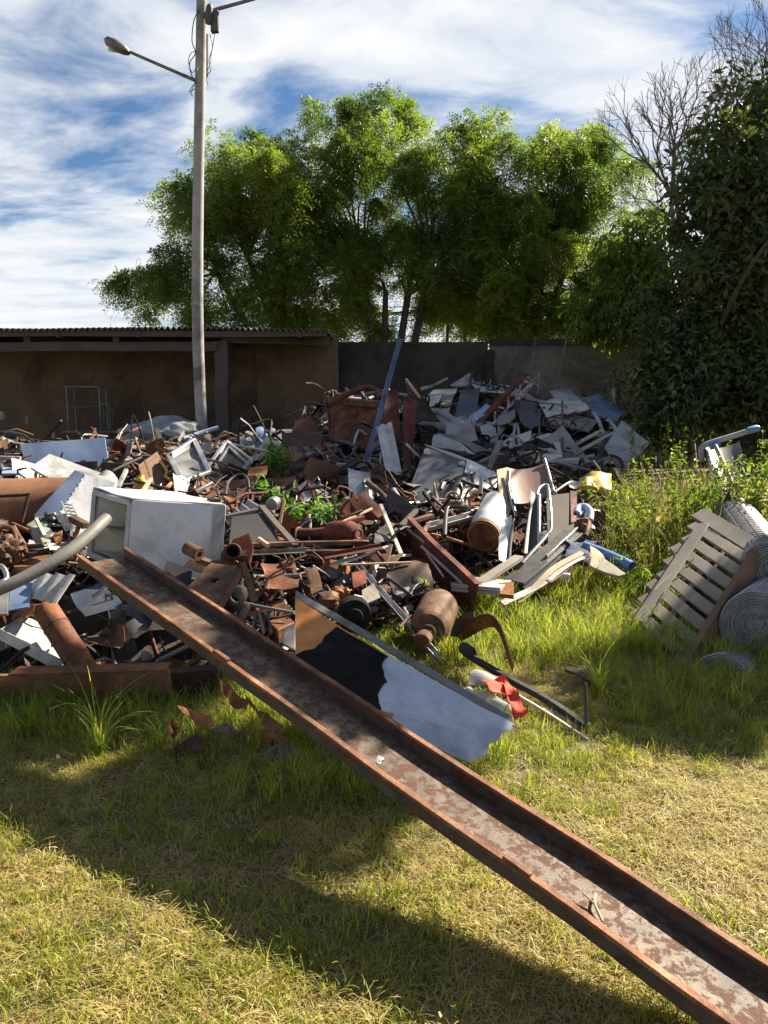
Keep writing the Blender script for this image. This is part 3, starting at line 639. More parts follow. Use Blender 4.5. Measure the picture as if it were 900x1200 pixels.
# hood / trough sheet
hA = P(346, 701, 3.75); hB = P(603, 853, 2.98); hC = P(549, 899, 2.76); hD = P(346, 800, 3.2)
def hq(s, t): return (hA*(1-s)+hB*s)*(1-t)+(hD*(1-s)+hC*s)*t+np.array([-.5, -.65, .3])*(.05*math.sin(math.pi*min(1, s*1.15))-.05*max(0, s-.75)*t*2)
hn = unit(np.cross(hB-hA, hD-hA)); hn = hn if hn[1] < 0 else -hn
def hgrid(s0, s1, seed, dent=.012, nx=10, jag=(0, 0)):
    V = []; ny = 8; th = .004
    for off in (th/2, -th/2):
        for j in range(ny+1):
            for i in range(nx+1):
                t = j/ny; s = s0+(s1-s0)*i/nx
                if i == 0: s += jag[0]*nz((j*.9, seed, 0), 1, 5)
                if i == nx: s += jag[1]*nz((j*.9, seed+7, 0), 1, 5)
                p = hq(s, t); V.append(p+hn*(off+dent*nz(p, 4, 3)+.02*(t-.5)**2+(.035*max(0, s-.5)*abs(nz(p, 7, 8))**.6)))
    m = (ny+1)*(nx+1); F = []
    for j in range(ny):
        for i in range(nx):
            q = j*(nx+1)+i; F += [(q, q+1, q+nx+2, q+nx+1), (q+m, q+nx+1+m, q+nx+2+m, q+1+m)]
    for i in range(nx): F.append((i, i+1, i+1+m, i+m)); q = ny*(nx+1)+i; F.append((q+1, q, q+m, q+1+m))
    for j in range(ny): q = j*(nx+1); F.append((q+nx+1, q, q+m, q+nx+1+m)); q += nx; F.append((q, q+nx+1, q+nx+1+m, q+m))
    return np.array(V), F
back = unit([-hn[0], -hn[1], .12])
def lip(s0, s1, wd=.045): return sheet([hq(s0, 0)+hn*.006, hq(s1, 0)+hn*.006, hq(s1, 0)+back*wd+np.array([0, .01, .012]), hq(s0, 0)+back*wd+np.array([0, .01, .012])], 16, 2, .006, .006, 4, 5)
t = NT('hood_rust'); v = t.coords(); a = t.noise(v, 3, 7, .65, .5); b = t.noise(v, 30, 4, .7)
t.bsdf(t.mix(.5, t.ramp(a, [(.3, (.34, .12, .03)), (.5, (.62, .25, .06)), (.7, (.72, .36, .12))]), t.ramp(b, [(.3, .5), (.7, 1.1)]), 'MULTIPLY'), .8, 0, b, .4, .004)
def liner_shade_grid():  # torn black liner at right; its curved left part paints in crown shade
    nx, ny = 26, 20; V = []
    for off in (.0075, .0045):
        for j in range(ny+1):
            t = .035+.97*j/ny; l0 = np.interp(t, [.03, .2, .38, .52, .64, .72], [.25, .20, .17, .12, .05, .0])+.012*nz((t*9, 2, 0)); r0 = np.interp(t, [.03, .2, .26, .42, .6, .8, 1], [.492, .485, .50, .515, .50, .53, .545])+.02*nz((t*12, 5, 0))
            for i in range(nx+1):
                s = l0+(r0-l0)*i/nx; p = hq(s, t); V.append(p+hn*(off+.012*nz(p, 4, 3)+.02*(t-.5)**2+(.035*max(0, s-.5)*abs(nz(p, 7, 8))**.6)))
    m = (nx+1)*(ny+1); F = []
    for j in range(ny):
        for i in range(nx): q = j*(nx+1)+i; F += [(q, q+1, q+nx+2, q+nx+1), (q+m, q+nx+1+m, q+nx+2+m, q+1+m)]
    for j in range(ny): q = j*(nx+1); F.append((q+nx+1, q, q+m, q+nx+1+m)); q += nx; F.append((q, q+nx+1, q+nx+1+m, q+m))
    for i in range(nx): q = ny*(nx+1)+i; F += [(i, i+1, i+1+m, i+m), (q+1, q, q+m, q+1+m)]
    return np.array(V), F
def hoodpoly(pts): return plate([hq(s, t)+hn*.0 for s, t in pts], .004)
thing('metal_hood', 'torn sheet-metal hood leaning behind the channel, orange rust at left and bare silver at right', 'metal hood',
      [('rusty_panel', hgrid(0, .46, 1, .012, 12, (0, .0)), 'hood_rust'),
       ('tar_liner', liner_shade_grid(), 'tar'),
       ('silver_panel', hgrid(.46, 1.0, 2, .012, 34, (0, .03)), 'hood_metal'),
       ('top_lip', lip(0, 1), 'steel_dull', {'bev': .001}),
       ('insulation_scrap', sheet([hq(.50, .86)+hn*.012, hq(.60, .80)+hn*.02, hq(.57, .98)+hn*.012, hq(.49, 1.0)+hn*.012], 5, 4, .012, .02, 3, 8), 'insulation')], base=hD)
# bottles and cloth behind the hood
def bottle(name, label, a, b, r, capm):
    a = np.asarray(a); b = np.asarray(b)
    thing(name, label, 'bottle', [('body', lathe(a, b, [(0, r*.85), (.03, r), (.25, r*.96), (.3, r*.9), (.36, r), (.62, r), (.78, r*.62), (.88, r*.36), (.93, r*.36)], 16), 'clear_plastic'),
          ('cap', lathe(a+(b-a)*.92, b, [(0, r*.44), (.9, r*.44), (1, r*.36)], 12), capm)])
bottle('plastic_bottle', 'dented clear plastic bottle with a blue cap lying behind the metal hood', P(592, 832, 3.46), P(548, 808, 3.62), .036, 'pale_blue')
bottle('plastic_bottle', 'clear plastic bottle lying nearest the orange cloth, pale cap towards the right', P(578, 822, 3.62), P(606, 840, 3.5), .032, 'cream')
one('orange_cloth', 'crumpled bright orange cloth dropped in the grass behind the metal hood', 'cloth',
    catg(sheet([P(564, 796, 3.62), P(590, 790, 3.66), P(606, 812, 3.52), P(574, 814, 3.52)], 16, 12, .006, .07, 3, 12), sheet([P(588, 798, 3.62), P(604, 808, 3.56), P(619, 838, 3.38), P(603, 842, 3.38)], 8, 14, .006, .05, 9, 14)), 'red_orange', sharp=80)
SHT('plastic_sheet', 'small grey plastic sheet half sunk in the grass above the orange cloth', 'plastic sheet', 'light_grey', [(556, 786, 3.86), (590, 792, 3.8), (584, 806, 3.68), (548, 800, 3.74)], .004, .04, freq=8)
one('black_rail', 'long black rubber rail lying diagonally in the grass beside the orange cloth', 'rail',
    catg(prof(P(545, 762, 4.12), P(686, 850, 3.36), rect(.04, .03), seg=14, warp=.03, seed=4), lathe(P(541, 757, 4.16), P(556, 769, 4.06), [(0, .025), (.2, .036), (.8, .036), (1, .025)], 14)), 'black_rubber', bev=.008)
BAR('rod', 'thin pale metal rod lying against the black rubber rail', 'rod', 'cream', (592, 806, 3.7), (690, 868, 3.26), .014, .014, mid=(645, 838, 3.44))
BAR('plank', 'short grey board lying in the grass at the end of the black rail', 'plank', 'wood_grey', (640, 830, 3.55), (688, 853, 3.38), .07, .025, seg=6, warp=.01)
BAR('stake', 'thin dark stake standing in the grass at the edge of the shaded patch', 'stake', 'wood_dark', (687, 868, 3.32), (686, 800, 3.44), .014, .012, up=(0, 1, 0))
BAR('plank', 'short dark board lying flat in the grass behind the thin dark stake', 'plank', 'wood_dark', (664, 784, 4.0), (714, 804, 3.86), .06, .016, seg=4, warp=.01)
one('bent_strip', 'wide bent rusty steel strip arching out of the green grass', 'metal strip', prof(P(536, 744, 4.35), P(601, 782, 3.92), rect(.006, .085), (0, -.3, 1), seg=16, mid=P(578, 728, 4.15)), 'rust')
one('curved_strip', 'thin curved rusty strip curling up beside the wide bent strip', 'metal strip', prof(P(532, 746, 4.25), P(556, 722, 4.25), rect(.06, .006), seg=8, mid=P(540, 728, 4.3)), 'rust_dark')
one('stone', 'rounded grey stone in the shaded grass under the channel', 'stone', blob(P(331, 890, 3.05), (.085, .07, .062), .15, 1.5, 3), 'stone')
one('stone', 'half-buried brown lump of broken concrete left of the rounded stone', 'stone', blob(P(262, 862, 3.3), (.07, .06, .05), .3, 2, 8), 'concrete')
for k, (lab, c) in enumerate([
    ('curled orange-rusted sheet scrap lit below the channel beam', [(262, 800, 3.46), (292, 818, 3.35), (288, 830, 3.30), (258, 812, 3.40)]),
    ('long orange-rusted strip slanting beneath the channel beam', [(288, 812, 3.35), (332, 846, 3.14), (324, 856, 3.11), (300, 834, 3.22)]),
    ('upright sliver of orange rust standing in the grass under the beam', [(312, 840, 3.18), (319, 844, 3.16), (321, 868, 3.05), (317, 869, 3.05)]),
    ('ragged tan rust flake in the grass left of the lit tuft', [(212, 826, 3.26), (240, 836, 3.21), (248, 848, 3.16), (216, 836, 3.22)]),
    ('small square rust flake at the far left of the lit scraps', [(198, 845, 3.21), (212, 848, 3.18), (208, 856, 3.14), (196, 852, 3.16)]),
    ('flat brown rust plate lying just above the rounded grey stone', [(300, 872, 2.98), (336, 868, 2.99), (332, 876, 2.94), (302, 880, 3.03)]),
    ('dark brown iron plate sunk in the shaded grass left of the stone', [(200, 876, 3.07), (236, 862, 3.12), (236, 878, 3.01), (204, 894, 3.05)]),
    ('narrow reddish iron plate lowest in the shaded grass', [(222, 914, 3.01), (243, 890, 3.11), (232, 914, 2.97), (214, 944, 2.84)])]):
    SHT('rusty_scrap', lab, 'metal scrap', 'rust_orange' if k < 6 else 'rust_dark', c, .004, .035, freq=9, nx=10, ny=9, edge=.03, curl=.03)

# ------------------------------------------------------------------ left of the heap
thing('heavy_girder', 'heavy rusty girder lying along the front edge of the heap at left', 'girder', 
      [('main_beam', prof(P(-60, 806, 3.7), P(200, 799, 3.66), rect(.03, .125), (0, 0, 1), 20, .004, 1), 'tank_rust', {'bev': .003}),
       ('end_section', prof(P(192, 799, 3.72), P(258, 793, 3.74), rect(.09, .115), (0, 0, 1), 8, .004, 2), 'rust_dark', {'bev': .004}),
       ('top_plate', prof(P(16, 786, 3.66), P(198, 781, 3.62), rect(.11, .008), (0, 0, 1), 12, .006, 3), 'rust', {'bev': .001})])
one('gas_pipe', 'thick rusty steel pipe stub leaning on the heavy girder', 'pipe', catg(lathe(P(108, 800, 3.72), P(52, 712, 4.0), [(0, .067), (.02, .067), (.30, .067), (.301, .071), (.325, .071), (.326, .067), (.72, .067), (.721, .07), (.74, .07), (.741, .067), (.97, .067), (1, .052)], 24)), 'rust', sharp=40)
SHT('curved_sheet', 'curved rusty sheet piece beside the thick pipe stub', 'metal sheet', 'rust_brown', [(92, 752, 4.15), (128, 722, 4.35), (146, 736, 4.05), (140, 762, 3.95)], .006, .03, curl=.05, freq=4)
SHT('dark_sheet', 'dark grey sheet metal curling under the channel beam', 'metal sheet', 'dark_grey', [(128, 718, 4.4), (182, 712, 4.4), (172, 738, 4.1), (146, 764, 4.0)], .005, .04, curl=-.04, freq=4)
thing('white_tray', 'chipped white enamel tray tipped on edge at the far left above the girder', 'tray',
      [('bottom', sheet([P(0, 742, 4.05), P(34, 722, 4.25), P(92, 756, 4.1), P(72, 784, 3.86)], 10, 8, .004, .03, 2, 5), 'white_dirty'),
       ('rim', catg(sheet([P(-2, 736, 4.02), P(74, 774, 3.84), P(70, 788, 3.83), P(0, 750, 4.0)], 10, 2, .004, .01, 4), sheet([P(0, 738, 4.03), P(34, 718, 4.25), P(34, 724, 4.25), P(0, 746, 4.04)], 6, 2, .004, .006, 4)), 'white_dirty')])
SHT('ribbed_sheet', 'cream ribbed panel standing upright below the grey conduit', 'panel', 'white_dirty', [(44, 672, 4.1), (88, 674, 4.0), (66, 708, 3.9), (34, 700, 4.0)], .008, .008, rip=.012, nrip=3, nx=24)
SHT('blue_grey_sheet', 'scuffed blue and grey panel wedged left of the cream ribbed panel', 'panel', 'blue_fade', [(12, 684, 4.05), (40, 680, 4.1), (34, 712, 3.9), (10, 716, 3.9)], .012, .01)
SHT('grey_board', 'grey board end poking in at the left edge under the conduit', 'board', 'light_grey', [(-20, 694, 3.95), (10, 690, 4.0), (9, 720, 3.85), (-20, 722, 3.85)], .02, .01)
one('rusty_drain', 'short rusty pipe elbow under the cream ribbed panel', 'pipe', tube([P(20, 725, 4.25), P(32, 716, 4.2), P(46, 714, 4.1)], .032, 12, hollow=.005), 'rust')
SHT('black_sheet', 'black plastic sheet sagging in the hollow under the channel end', 'plastic sheet', 'navy', [(82, 695, 4.35), (120, 680, 4.5), (146, 712, 4.25), (100, 726, 4.15)], .004, .05, freq=5)
BAR('angle_iron', 'short grey angle iron poking up in the hollow beneath the channel', 'angle iron', 'mid_grey', (108, 700, 4.1), (128, 686, 4.15), .02, .02, 'L')
one('big_rust_pipe', 'very wide orange-rusted steel pipe lying at the left edge behind the conduit', 'pipe', lathe(P(-110, 602, 5.7), P(95, 596, 6.05), [(0, .25), (.3, .255), (.5, .25), (.7, .252), (.995, .25), (1, .235), (.999, .22), (.6, .21)], 40, .012, 3), 'tank_rust', sharp=50)
TUB('l_handle', 'thin rusty handle bar bent at a right angle in front of the wide pipe', 'handle bar', 'rust_dark', [(-25, 583, 4.9), (29, 580, 4.9), (33, 582, 4.9), (25, 612, 4.85)], .011, res=2)
# cabinets
def cuboid_px(c, u, v, w): return box(c, u, v, w)
f0 = P(155, 586, 4.75); fr = P(264, 592, 4.80); fb = P(149, 672, 4.66); fl = P(109, 572, 5.12)
u, v_, w_ = fr-f0, fb-f0, fl-f0
def fq(a, b, c): return f0+u*a+v_*b+w_*c
def shellbox(q, th=.05):
    """a box open at its left end: four walls and a right end, dented"""
    return catg(sheet([q(0, 0, 0), q(1, 0, 0), q(1, 1, 0), q(0, 1, 0)], 24, 20, .012, .035, 3, 4.0), sheet([q(0, -.003, 1), q(1, -.003, 1), q(1, -.003, 0), q(0, -.003, 0)], 14, 8, .012, .012, 5, 4),
                sheet([q(0, 1, 0), q(1, 1, 0), q(1, 1, 1), q(0, 1, 1)], 8, 6, .012, .01, 6), sheet([q(0, 0, 1), q(1, 0, 1), q(1, 1, 1), q(0, 1, 1)], 8, 6, .012, .01, 7), sheet([q(1, 0, 0), q(1, 0, 1), q(1, 1, 1), q(1, 1, 0)], 8, 6, .012, .02, 8))
def liner(q, a, c0, b0):
    i0, i1 = b0, 1-b0
    return catg(sheet([q(.02, i0, c0), q(a, i0+.03, c0+.02), q(a, i1-.03, c0+.02), q(.02, i1, c0)], 6, 6, .004, .006), sheet([q(.02, i0, 1-c0), q(a, i0+.03, 1-c0), q(a, i1-.03, 1-c0), q(.02, i1, 1-c0)], 6, 6, .004, .006),
                sheet([q(.02, i0, c0), q(a, i0+.03, c0), q(a, i0+.03, 1-c0), q(.02, i0, 1-c0)], 6, 6, .004, .004), sheet([q(.02, i1, c0), q(a, i1-.03, c0), q(a, i1-.03, 1-c0), q(.02, i1, 1-c0)], 6, 6, .004, .004), sheet([q(a, i0, c0), q(a, i0, 1-c0), q(a, i1, 1-c0), q(a, i1, c0)], 6, 6, .004, .004))
thing('refrigerator', 'dented white refrigerator lying on its side with its open end at left', 'refrigerator',
      [('cabinet', shellbox(fq), 'white_enamel', {'bev': .004}), ('liner', liner(fq, .8, .14, .12), 'cream'),
       ('door_rim', catg(*[prof(fq(0, a0, c0), fq(0, a1, c1), rect(.035, .03), u, 4, .004) for a0, c0, a1, c1 in ((.05, .05, .95, .05), (.05, .95, .95, .95), (.05, .05, .05, .95), (.95, .05, .95, .95))]), 'white_dirty', {'bev': .004}),
       ('inner_shelf', sheet([fq(.1, .52, .15), fq(.7, .52, .15), fq(.7, .52, .85), fq(.1, .52, .85)], 4, 4, .01, .004), 'light_grey'),
       ('rear_plinth', sheet([fq(.86, .02, -.03), fq(.99, .02, -.03), fq(.99, .98, -.03), fq(.86, .98, -.03)], 4, 8, .006, .012, 5, 5), 'white_dirty'), ('hinge', box(fq(.93, -.02, .1), u*.06, w_*.15, np.array([0, 0, .02])), 'black_plastic')])
g0 = P(100, 556, 5.75); gr = P(138, 564, 5.7); gb = P(70, 603, 5.3); gl = P(88, 552, 5.85)
def gq(a, b, c): return g0+(gr-g0)*1.0*a+(gb-g0)*b+c*np.array([-.05, .22, -.34])
gl_ = P(44, 606, 5.45)
thing('white_cabinet', 'white appliance cabinet tilted back behind the refrigerator, screws along one edge', 'cabinet',
      [('front_panel', sheet([g0, P(136, 566, 5.6), P(106, 640, 5.05), P(68, 606, 5.3)], 12, 12, .006, .012, 2, 3), 'white_enamel'),
       ('side_panel', sheet([P(88, 551, 5.9), g0, P(68, 606, 5.3), P(40, 604, 5.55)], 8, 12, .006, .014, 4, 3), 'pale_blue'),
       ('back_body', sheet([P(88, 551, 5.9), P(132, 560, 6.1), P(106, 640, 5.6), P(40, 606, 5.6)], 6, 6, .02, .01, 4, 3), 'mid_grey'),
       ('vent_grille', catg(*[prof(P(72+2*k, 590+4*k, 5.36-.06*k), P(84+2*k, 592+4*k, 5.31-.06*k), rect(.008, .01)) for k in range(5)]+[prof(P(72+12*s, 588+2*s, 5.37), P(80+12*s, 606+2*s, 5.1), rect(.008, .01)) for s in (0, .5, 1)]), 'light_grey')]+[('screw', box(g0+(gb-g0)*s-np.array([.008, .012, 0]), (.016, 0, 0), (0, .016, 0), (0, 0, .016)), 'steel', {'bev': .003}) for s in np.linspace(.06, .9, 8)])
SHT('white_sheet', 'flat white painted panel sloping in front of the pale blue panel', 'panel', 'white_fade', [(58, 533, 7.0), (118, 556, 6.7), (104, 590, 6.2), (36, 548, 6.6)], .02, .01)
SHT('blue_sheet', 'large pale blue rectangular panel standing on edge at the left', 'panel', 'pale_blue', [(24, 521, 8.2), (123, 513, 8.3), (130, 560, 8.0), (36, 566, 7.9)], .02, .012)
thing('white_chair', 'white tubular chair frame at the left edge beside the pale blue panel', 'chair', [('frame', catg(tube([P(-15, 536, 7.6), P(24, 537, 7.6)], .02, 8), tube([P(0, 537, 7.6), P(6, 552, 7.5), P(24, 553, 7.5)], .018, 8), tube([P(6, 552, 7.5), P(2, 570, 7.4)], .018, 8)), 'white_fade'), ('seat', sheet([P(4, 549, 7.5), P(26, 549, 7.5), P(24, 556, 7.3), P(2, 556, 7.3)], 4, 4, .02, .004), 'pale_blue')])
for lab, c in (('dark curved chair back peeping over the white panel, left one', [(88, 541), (114, 540), (116, 562), (90, 560)]), ('dark curved chair back beside the brown drawer, behind the black rod', [(120, 540), (146, 543), (148, 566), (118, 562)])):
    a = [P(x, y, 7.5) for x, y in c]; SHTg = sheet(a, 10, 8, .02, .01, 2, 2, curl=-.05)
    thing('chair', lab, 'chair', [('backrest', SHTg, 'black_plastic'), ('frame', catg(tube([a[0]+[.02, .03, -.02], a[3]+[.02, .05, -.35]], .012, 8), tube([a[1]+[-.02, .03, -.02], a[2]+[-.02, .05, -.35]], .012, 8)), 'steel_dull')], 'dark chair backs')
# tangle at far left
for args in [
    ('rusty_rod', 'rusty tie rod crossing the tangle from the crate towards the channel', 'rod', 'rust', [(14, 614, 4.75), (50, 629, 4.65), (70, 636, 4.6)], .014),
    ('bent_pipe', 'thin rusty pipe bent like a hook in the tangle at left', 'pipe', 'rust_brown', [(16, 618, 4.7), (24, 632, 4.6), (32, 640, 4.55), (55, 638, 4.55)], .016),
    ('bent_pipe', 'dark curved pipe lying under the hooked rusty pipe', 'pipe', 'rust_dark', [(28, 640, 4.5), (34, 650, 4.4), (58, 644, 4.45)], .014),
    ('rusty_rod', 'crooked rusty rod at the left edge over the brown bundle', 'rod', 'rust', [(-10, 628, 4.6), (4, 618, 4.65), (16, 622, 4.6), (22, 650, 4.45)], .012),
    ('exhaust_pipe', 'short dark exhaust pipe beside the black plastic bag', 'pipe', 'dark_grey', [(60, 664, 4.35), (70, 646, 4.5), (92, 640, 4.55)], .02),
    ('chrome_handle', 'chrome towel-bar handle at the left edge above the grey board', 'handle', 'steel', [(-12, 664, 4.0), (2, 664, 4.0), (8, 676, 3.95), (2, 682, 3.9), (-12, 682, 3.9)], .014)]:
    TUB(*args)
thing('tee_bracket', 'rusty T-shaped bracket standing in the tangle in front of the refrigerator', 'bracket', [('head', prof(P(84, 608, 4.6), P(101, 616, 4.5), rect(.05, .04), seg=3, warp=.004), 'rust_brown', {'bev': .006}), ('stem', tube([P(93, 612, 4.55), P(88, 632, 4.5)], .014, 8), 'rust')])
thing('crate_box', 'dirty green-grey box with an open end in the tangle', 'box', [('body', box(P(30, 615, 4.75), P(44, 606, 4.9)-P(30, 615, 4.75), P(40, 636, 4.6)-P(30, 615, 4.75), P(42, 620, 4.65)-P(30, 615, 4.75)), 'green_box', {'bev': .006}), ('rim', prof(P(42, 608, 4.72), P(52, 628, 4.6), rect(.02, .02)), 'cream', {'bev': .003})])
one('plastic_bag', 'crumpled black plastic bag in front of the tilted white cabinet', 'bag', blob(P(64, 616, 4.85), (.10, .09, .075), .55, 3.2, 5, 4), 'black_plastic', sharp=30)
one('plastic_film', 'crumpled clear plastic film hanging beside the black bag', 'plastic film', sheet([P(62, 598, 4.8), P(84, 604, 4.75), P(92, 622, 4.6), P(74, 618, 4.65)], 14, 12, .003, .09, 3, 14), 'clear_plastic', sharp=25)
SHT('rusty_sheet', 'flat orange-rusted sheet piece lying under the tangle above the conduit', 'metal sheet', 'rust_orange', [(18, 656, 4.5), (60, 652, 4.5), (56, 664, 4.3), (16, 664, 4.3)], .008, .02, freq=6)
one('bundle', 'brown lumpy wrapped bundle at the left edge of the tangle', 'bundle', blob(P(2, 646, 4.4), (.12, .1, .1), .45, 2.5, 6, 4), 'rust_brown', sharp=40)
one('bundle', 'dark brown lump under the tangle beside the wrapped bundle', 'bundle', blob(P(-6, 626, 4.7), (.1, .1, .09), .4, 2.5, 9, 4), 'rust_dark', sharp=40)
SHT('rust_shard', 'pointed tan rust shard sticking up beside the black bag', 'metal scrap', 'rust_orange', [(62, 628, 4.65), (73, 622, 4.7), (72, 632, 4.6), (66, 637, 4.55)], .01, .01, nx=4, ny=4)
SHT('black_board', 'small black board leaning below the refrigerator', 'board', 'black_plastic', [(196, 658, 4.55), (226, 668, 4.5), (222, 688, 4.35), (188, 676, 4.4)], .012, .006)
SHT('dark_strip', 'dark splintered strip between the black board and the holed bracket', 'metal strip', 'rust_dark', [(222, 656, 4.6), (240, 664, 4.55), (236, 672, 4.5), (216, 664, 4.55)], .01, .02)
# middle foreground iron
def holed(c, hole, r, th=.014, n=20):
    """a plate with a round hole"""
    c = [np.asarray(q) for q in c]; N = unit(np.cross(c[1]-c[0], c[3]-c[0])); ux = unit(c[1]-c[0]); uy = np.cross(N, ux); outer = []; inner = []
    for k in range(n):
        a = 2*math.pi*k/n; d = math.cos(a)*ux+math.sin(a)*uy; inner.append(hole+d*r); best = 9
        for i in range(4):
            p, q = c[i], c[(i+1) % 4]; e = q-p; nn = np.cross(N, e); den = np.dot(d, nn)
            if abs(den) > 1e-9:
                t_ = np.dot(p-hole, nn)/den
                if 0 < t_ < best: best = t_
        outer.append(hole+d*best)
    V = np.array([q+N*th/2 for q in outer+inner]+[q-N*th/2 for q in outer+inner]); m = 2*n; F = []
    for k in range(n):
        j = (k+1) % n; F += [(k, j, n+j, n+k), (m+k, m+n+k, m+n+j, m+j), (k, m+k, m+j, j), (n+k, n+j, m+n+j, m+n+k)]
    return V, F
hp = [P(219, 690, 4.10), P(246, 660, 4.32), P(283, 663, 4.25), P(254, 712, 3.92)]
thing('holed_bracket', 'large rusty folded bracket plate with a round hole, propped above the channel', 'bracket',
      [('plate', holed(hp, P(252, 681, 4.15), .026), 'rust_brown', {'bev': .002}), ('flange', sheet([P(281, 660, 4.25), P(288, 661, 4.27), P(302, 704, 4.02), P(294, 706, 4.0)], 3, 6, .012, .004), 'rust_brown', {'bev': .002}),
       ('side_flange', sheet([P(283, 662, 4.24), P(254, 712, 3.91), P(257, 720, 3.89), P(288, 669, 4.22)], 6, 3, .012, .004), 'rust')])
thing('spring_arm', 'rusty suspension arm with rolled eyes lying over the holed bracket', 'suspension arm', [('arm', prof(P(232, 655, 4.5), P(270, 656, 4.48), rect(.05, .035), seg=10, mid=P(250, 661, 4.45)), 'rust_brown', {'bev': .004}),
      ('eye', lathe(P(219, 642, 4.5), P(234, 650, 4.44), [(0, .018), (.001, .04), (1, .04), (.999, .018), (.5, .018)], 18), 'rust_brown'), ('eye', lathe(P(268, 652, 4.6), P(273, 646, 4.38), [(0, .05), (.97, .05), (1, .045), (.98, .036), (.3, .03)], 20), 'rust_dark')])
one('pipe_ring', 'black pipe end gaping below the holed bracket', 'pipe', tube([P(270, 708, 4.05), P(280, 696, 4.35)], .055, 20, False, hollow=.008), 'black_plastic')
TUB('filter_can', 'small rust-and-silver canister beside the black pipe end', 'canister', 'beam_grey', [(279, 728, 4.0), (288, 711, 4.2)], .028, n=16)
for lab, pts in (('thin bent U-bolt standing beside the silver canister', [(296, 738, 3.95), (298, 722, 4.0), (303, 718, 4.0), (309, 742, 3.9)]), ('second thinner U-bolt to the right of the canister, nearer the channel', [(309, 740, 3.95), (309, 724, 4.0), (313, 722, 4.0), (318, 742, 3.9)])):
    TUB('u_bolt', lab, 'u-bolt', 'steel_dull', pts, .008, res=4)
thing('rusty_motor', 'rusty box-shaped motor casing with a pale cover left of the metal hood', 'motor', [('casing', box(P(313, 728, 4.2), P(334, 719, 4.35)-P(313, 728, 4.2), P(346, 736, 4.15)-P(334, 726, 4.3), np.array([0, .03, -.10])), 'rust', {'bev': .01}), ('cover', sheet([P(335, 738, 3.98), P(347, 734, 3.98), P(347, 764, 3.8), P(332, 756, 3.84)], 4, 4, .02, .004), 'light_grey', {'bev': .003})])
one('rubber_hub', 'black rubber wheel hub lying behind the top of the metal hood', 'wheel', lathe(P(416, 724, 4.2), P(414, 716, 4.4), [(0, .02), (0.05, .045), (.12, .05), (.2, .095), (.5, .10), (.8, .10), (1, .08)], 28), 'tar')
TUB('grey_rod', 'grey rod poking out beside the black pipe end', 'rod', 'mid_grey', [(282, 706, 4.35), (310, 712, 4.25), (345, 718, 4.2)], .01)
# right of middle
bx_ = prof(P(414, 657, 5.25), P(512, 770, 4.15), rect(.045, .03))
BAR('steel_bar', 'long straight bluish-grey steel bar slanting down to the grass', 'steel bar', 'galv', (414, 657, 5.15), (513, 770, 4.2), .042, .03, 'U', (0, -.5, 1))
one('rusty_cylinder', 'stubby rusty gas cylinder with a domed end lying at the edge of the grass', 'gas cylinder', catg(lathe(P(500, 742, 4.35), P(517, 706, 4.85), [(0, .03), (.0, .05), (.08, .055), (.1, .10), (.16, .118), (.25, .125), (.82, .125), (.9, .112), (.96, .08), (1, .03)], 30, .006), lathe(P(494, 752, 4.28), P(501, 740, 4.4), [(0, .05), (.9, .05), (1, .04)], 16)), 'rust_brown')
for k, (lab, pts, r, m) in enumerate([
    ('black bent steel handle arching over the small scraps', [(443, 684, 4.85), (450, 679, 4.9), (460, 681, 4.85), (484, 700, 4.7)], .012, 'black_plastic'),
    ('second black handle bar bent beside the green weed tuft', [(480, 697, 4.7), (488, 686, 4.8), (500, 682, 4.85)], .012, 'black_plastic'),
    ('coiled rusty wire loop under the steel bar', [(468, 735, 4.4), (482, 722, 4.5), (500, 724, 4.5), (506, 738, 4.35), (490, 746, 4.3), (476, 742, 4.35)], .009, 'rust_brown'),
    ('curled rusty hoop lying right of the hole bracket', [(312, 692, 4.5), (318, 676, 4.65), (330, 668, 4.75), (345, 668, 4.7)], .018, 'rust'),
    ('twisted grey rail piece under the long rusty bars', [(312, 682, 4.6), (330, 676, 4.65), (352, 674, 4.65)], .014, 'mid_grey')]):
    TUB('bent_bar', lab, 'bent bar', m, pts, r)
SHT('rust_plate', 'upright flaky rust plate standing in the wire tangle', 'metal plate', 'rust_brown', [(357, 668, 4.8), (371, 664, 4.8), (379, 692, 4.55), (366, 698, 4.5)], .008, .02, freq=6, edge=.01)
SHT('rust_plate', 'rounded orange plate half hidden under the steel bar', 'metal plate', 'rust_red', [(412, 672, 4.85), (428, 668, 4.9), (430, 684, 4.7), (414, 688, 4.65)], .008, .02, freq=6)
SHT('plastic_dish', 'pale green plastic dish beside the steel bar', 'plastic lid', 'cream', [(424, 692, 4.7), (438, 684, 4.8), (446, 700, 4.55), (426, 708, 4.5)], .006, .02)
SHT('white_shard', 'small white broken shard above the black bent handle', 'plastic shard', 'white_fade', [(468, 680, 4.95), (480, 676, 5.0), (486, 686, 4.85), (474, 688, 4.85)], .008, .01)
SHT('white_shard', 'thin white plastic shard pointing up beside the pale green dish', 'plastic shard', 'white_dirty', [(440, 661, 5.15), (444, 662, 5.15), (438, 682, 4.95), (433, 680, 4.95)], .008, .006, nx=3)
SHT('grey_shard', 'grey metal shard lying right of the white broken shard', 'metal scrap', 'light_grey', [(464, 690, 4.8), (480, 688, 4.8), (478, 694, 4.75), (464, 698, 4.7)], .006, .01)
one('brick_lump', 'broken red-brown lump behind the rim of the metal hood', 'rubble lump', blob(P(385, 702, 4.5), (.07, .06, .05), .35, 2, 6), 'rust_brown')
one('brick_lump', 'orange crumbly lump between the metal hood and the black hub', 'rubble lump', blob(P(398, 694, 4.65), (.06, .05, .04), .4, 2, 7), 'rust_orange')
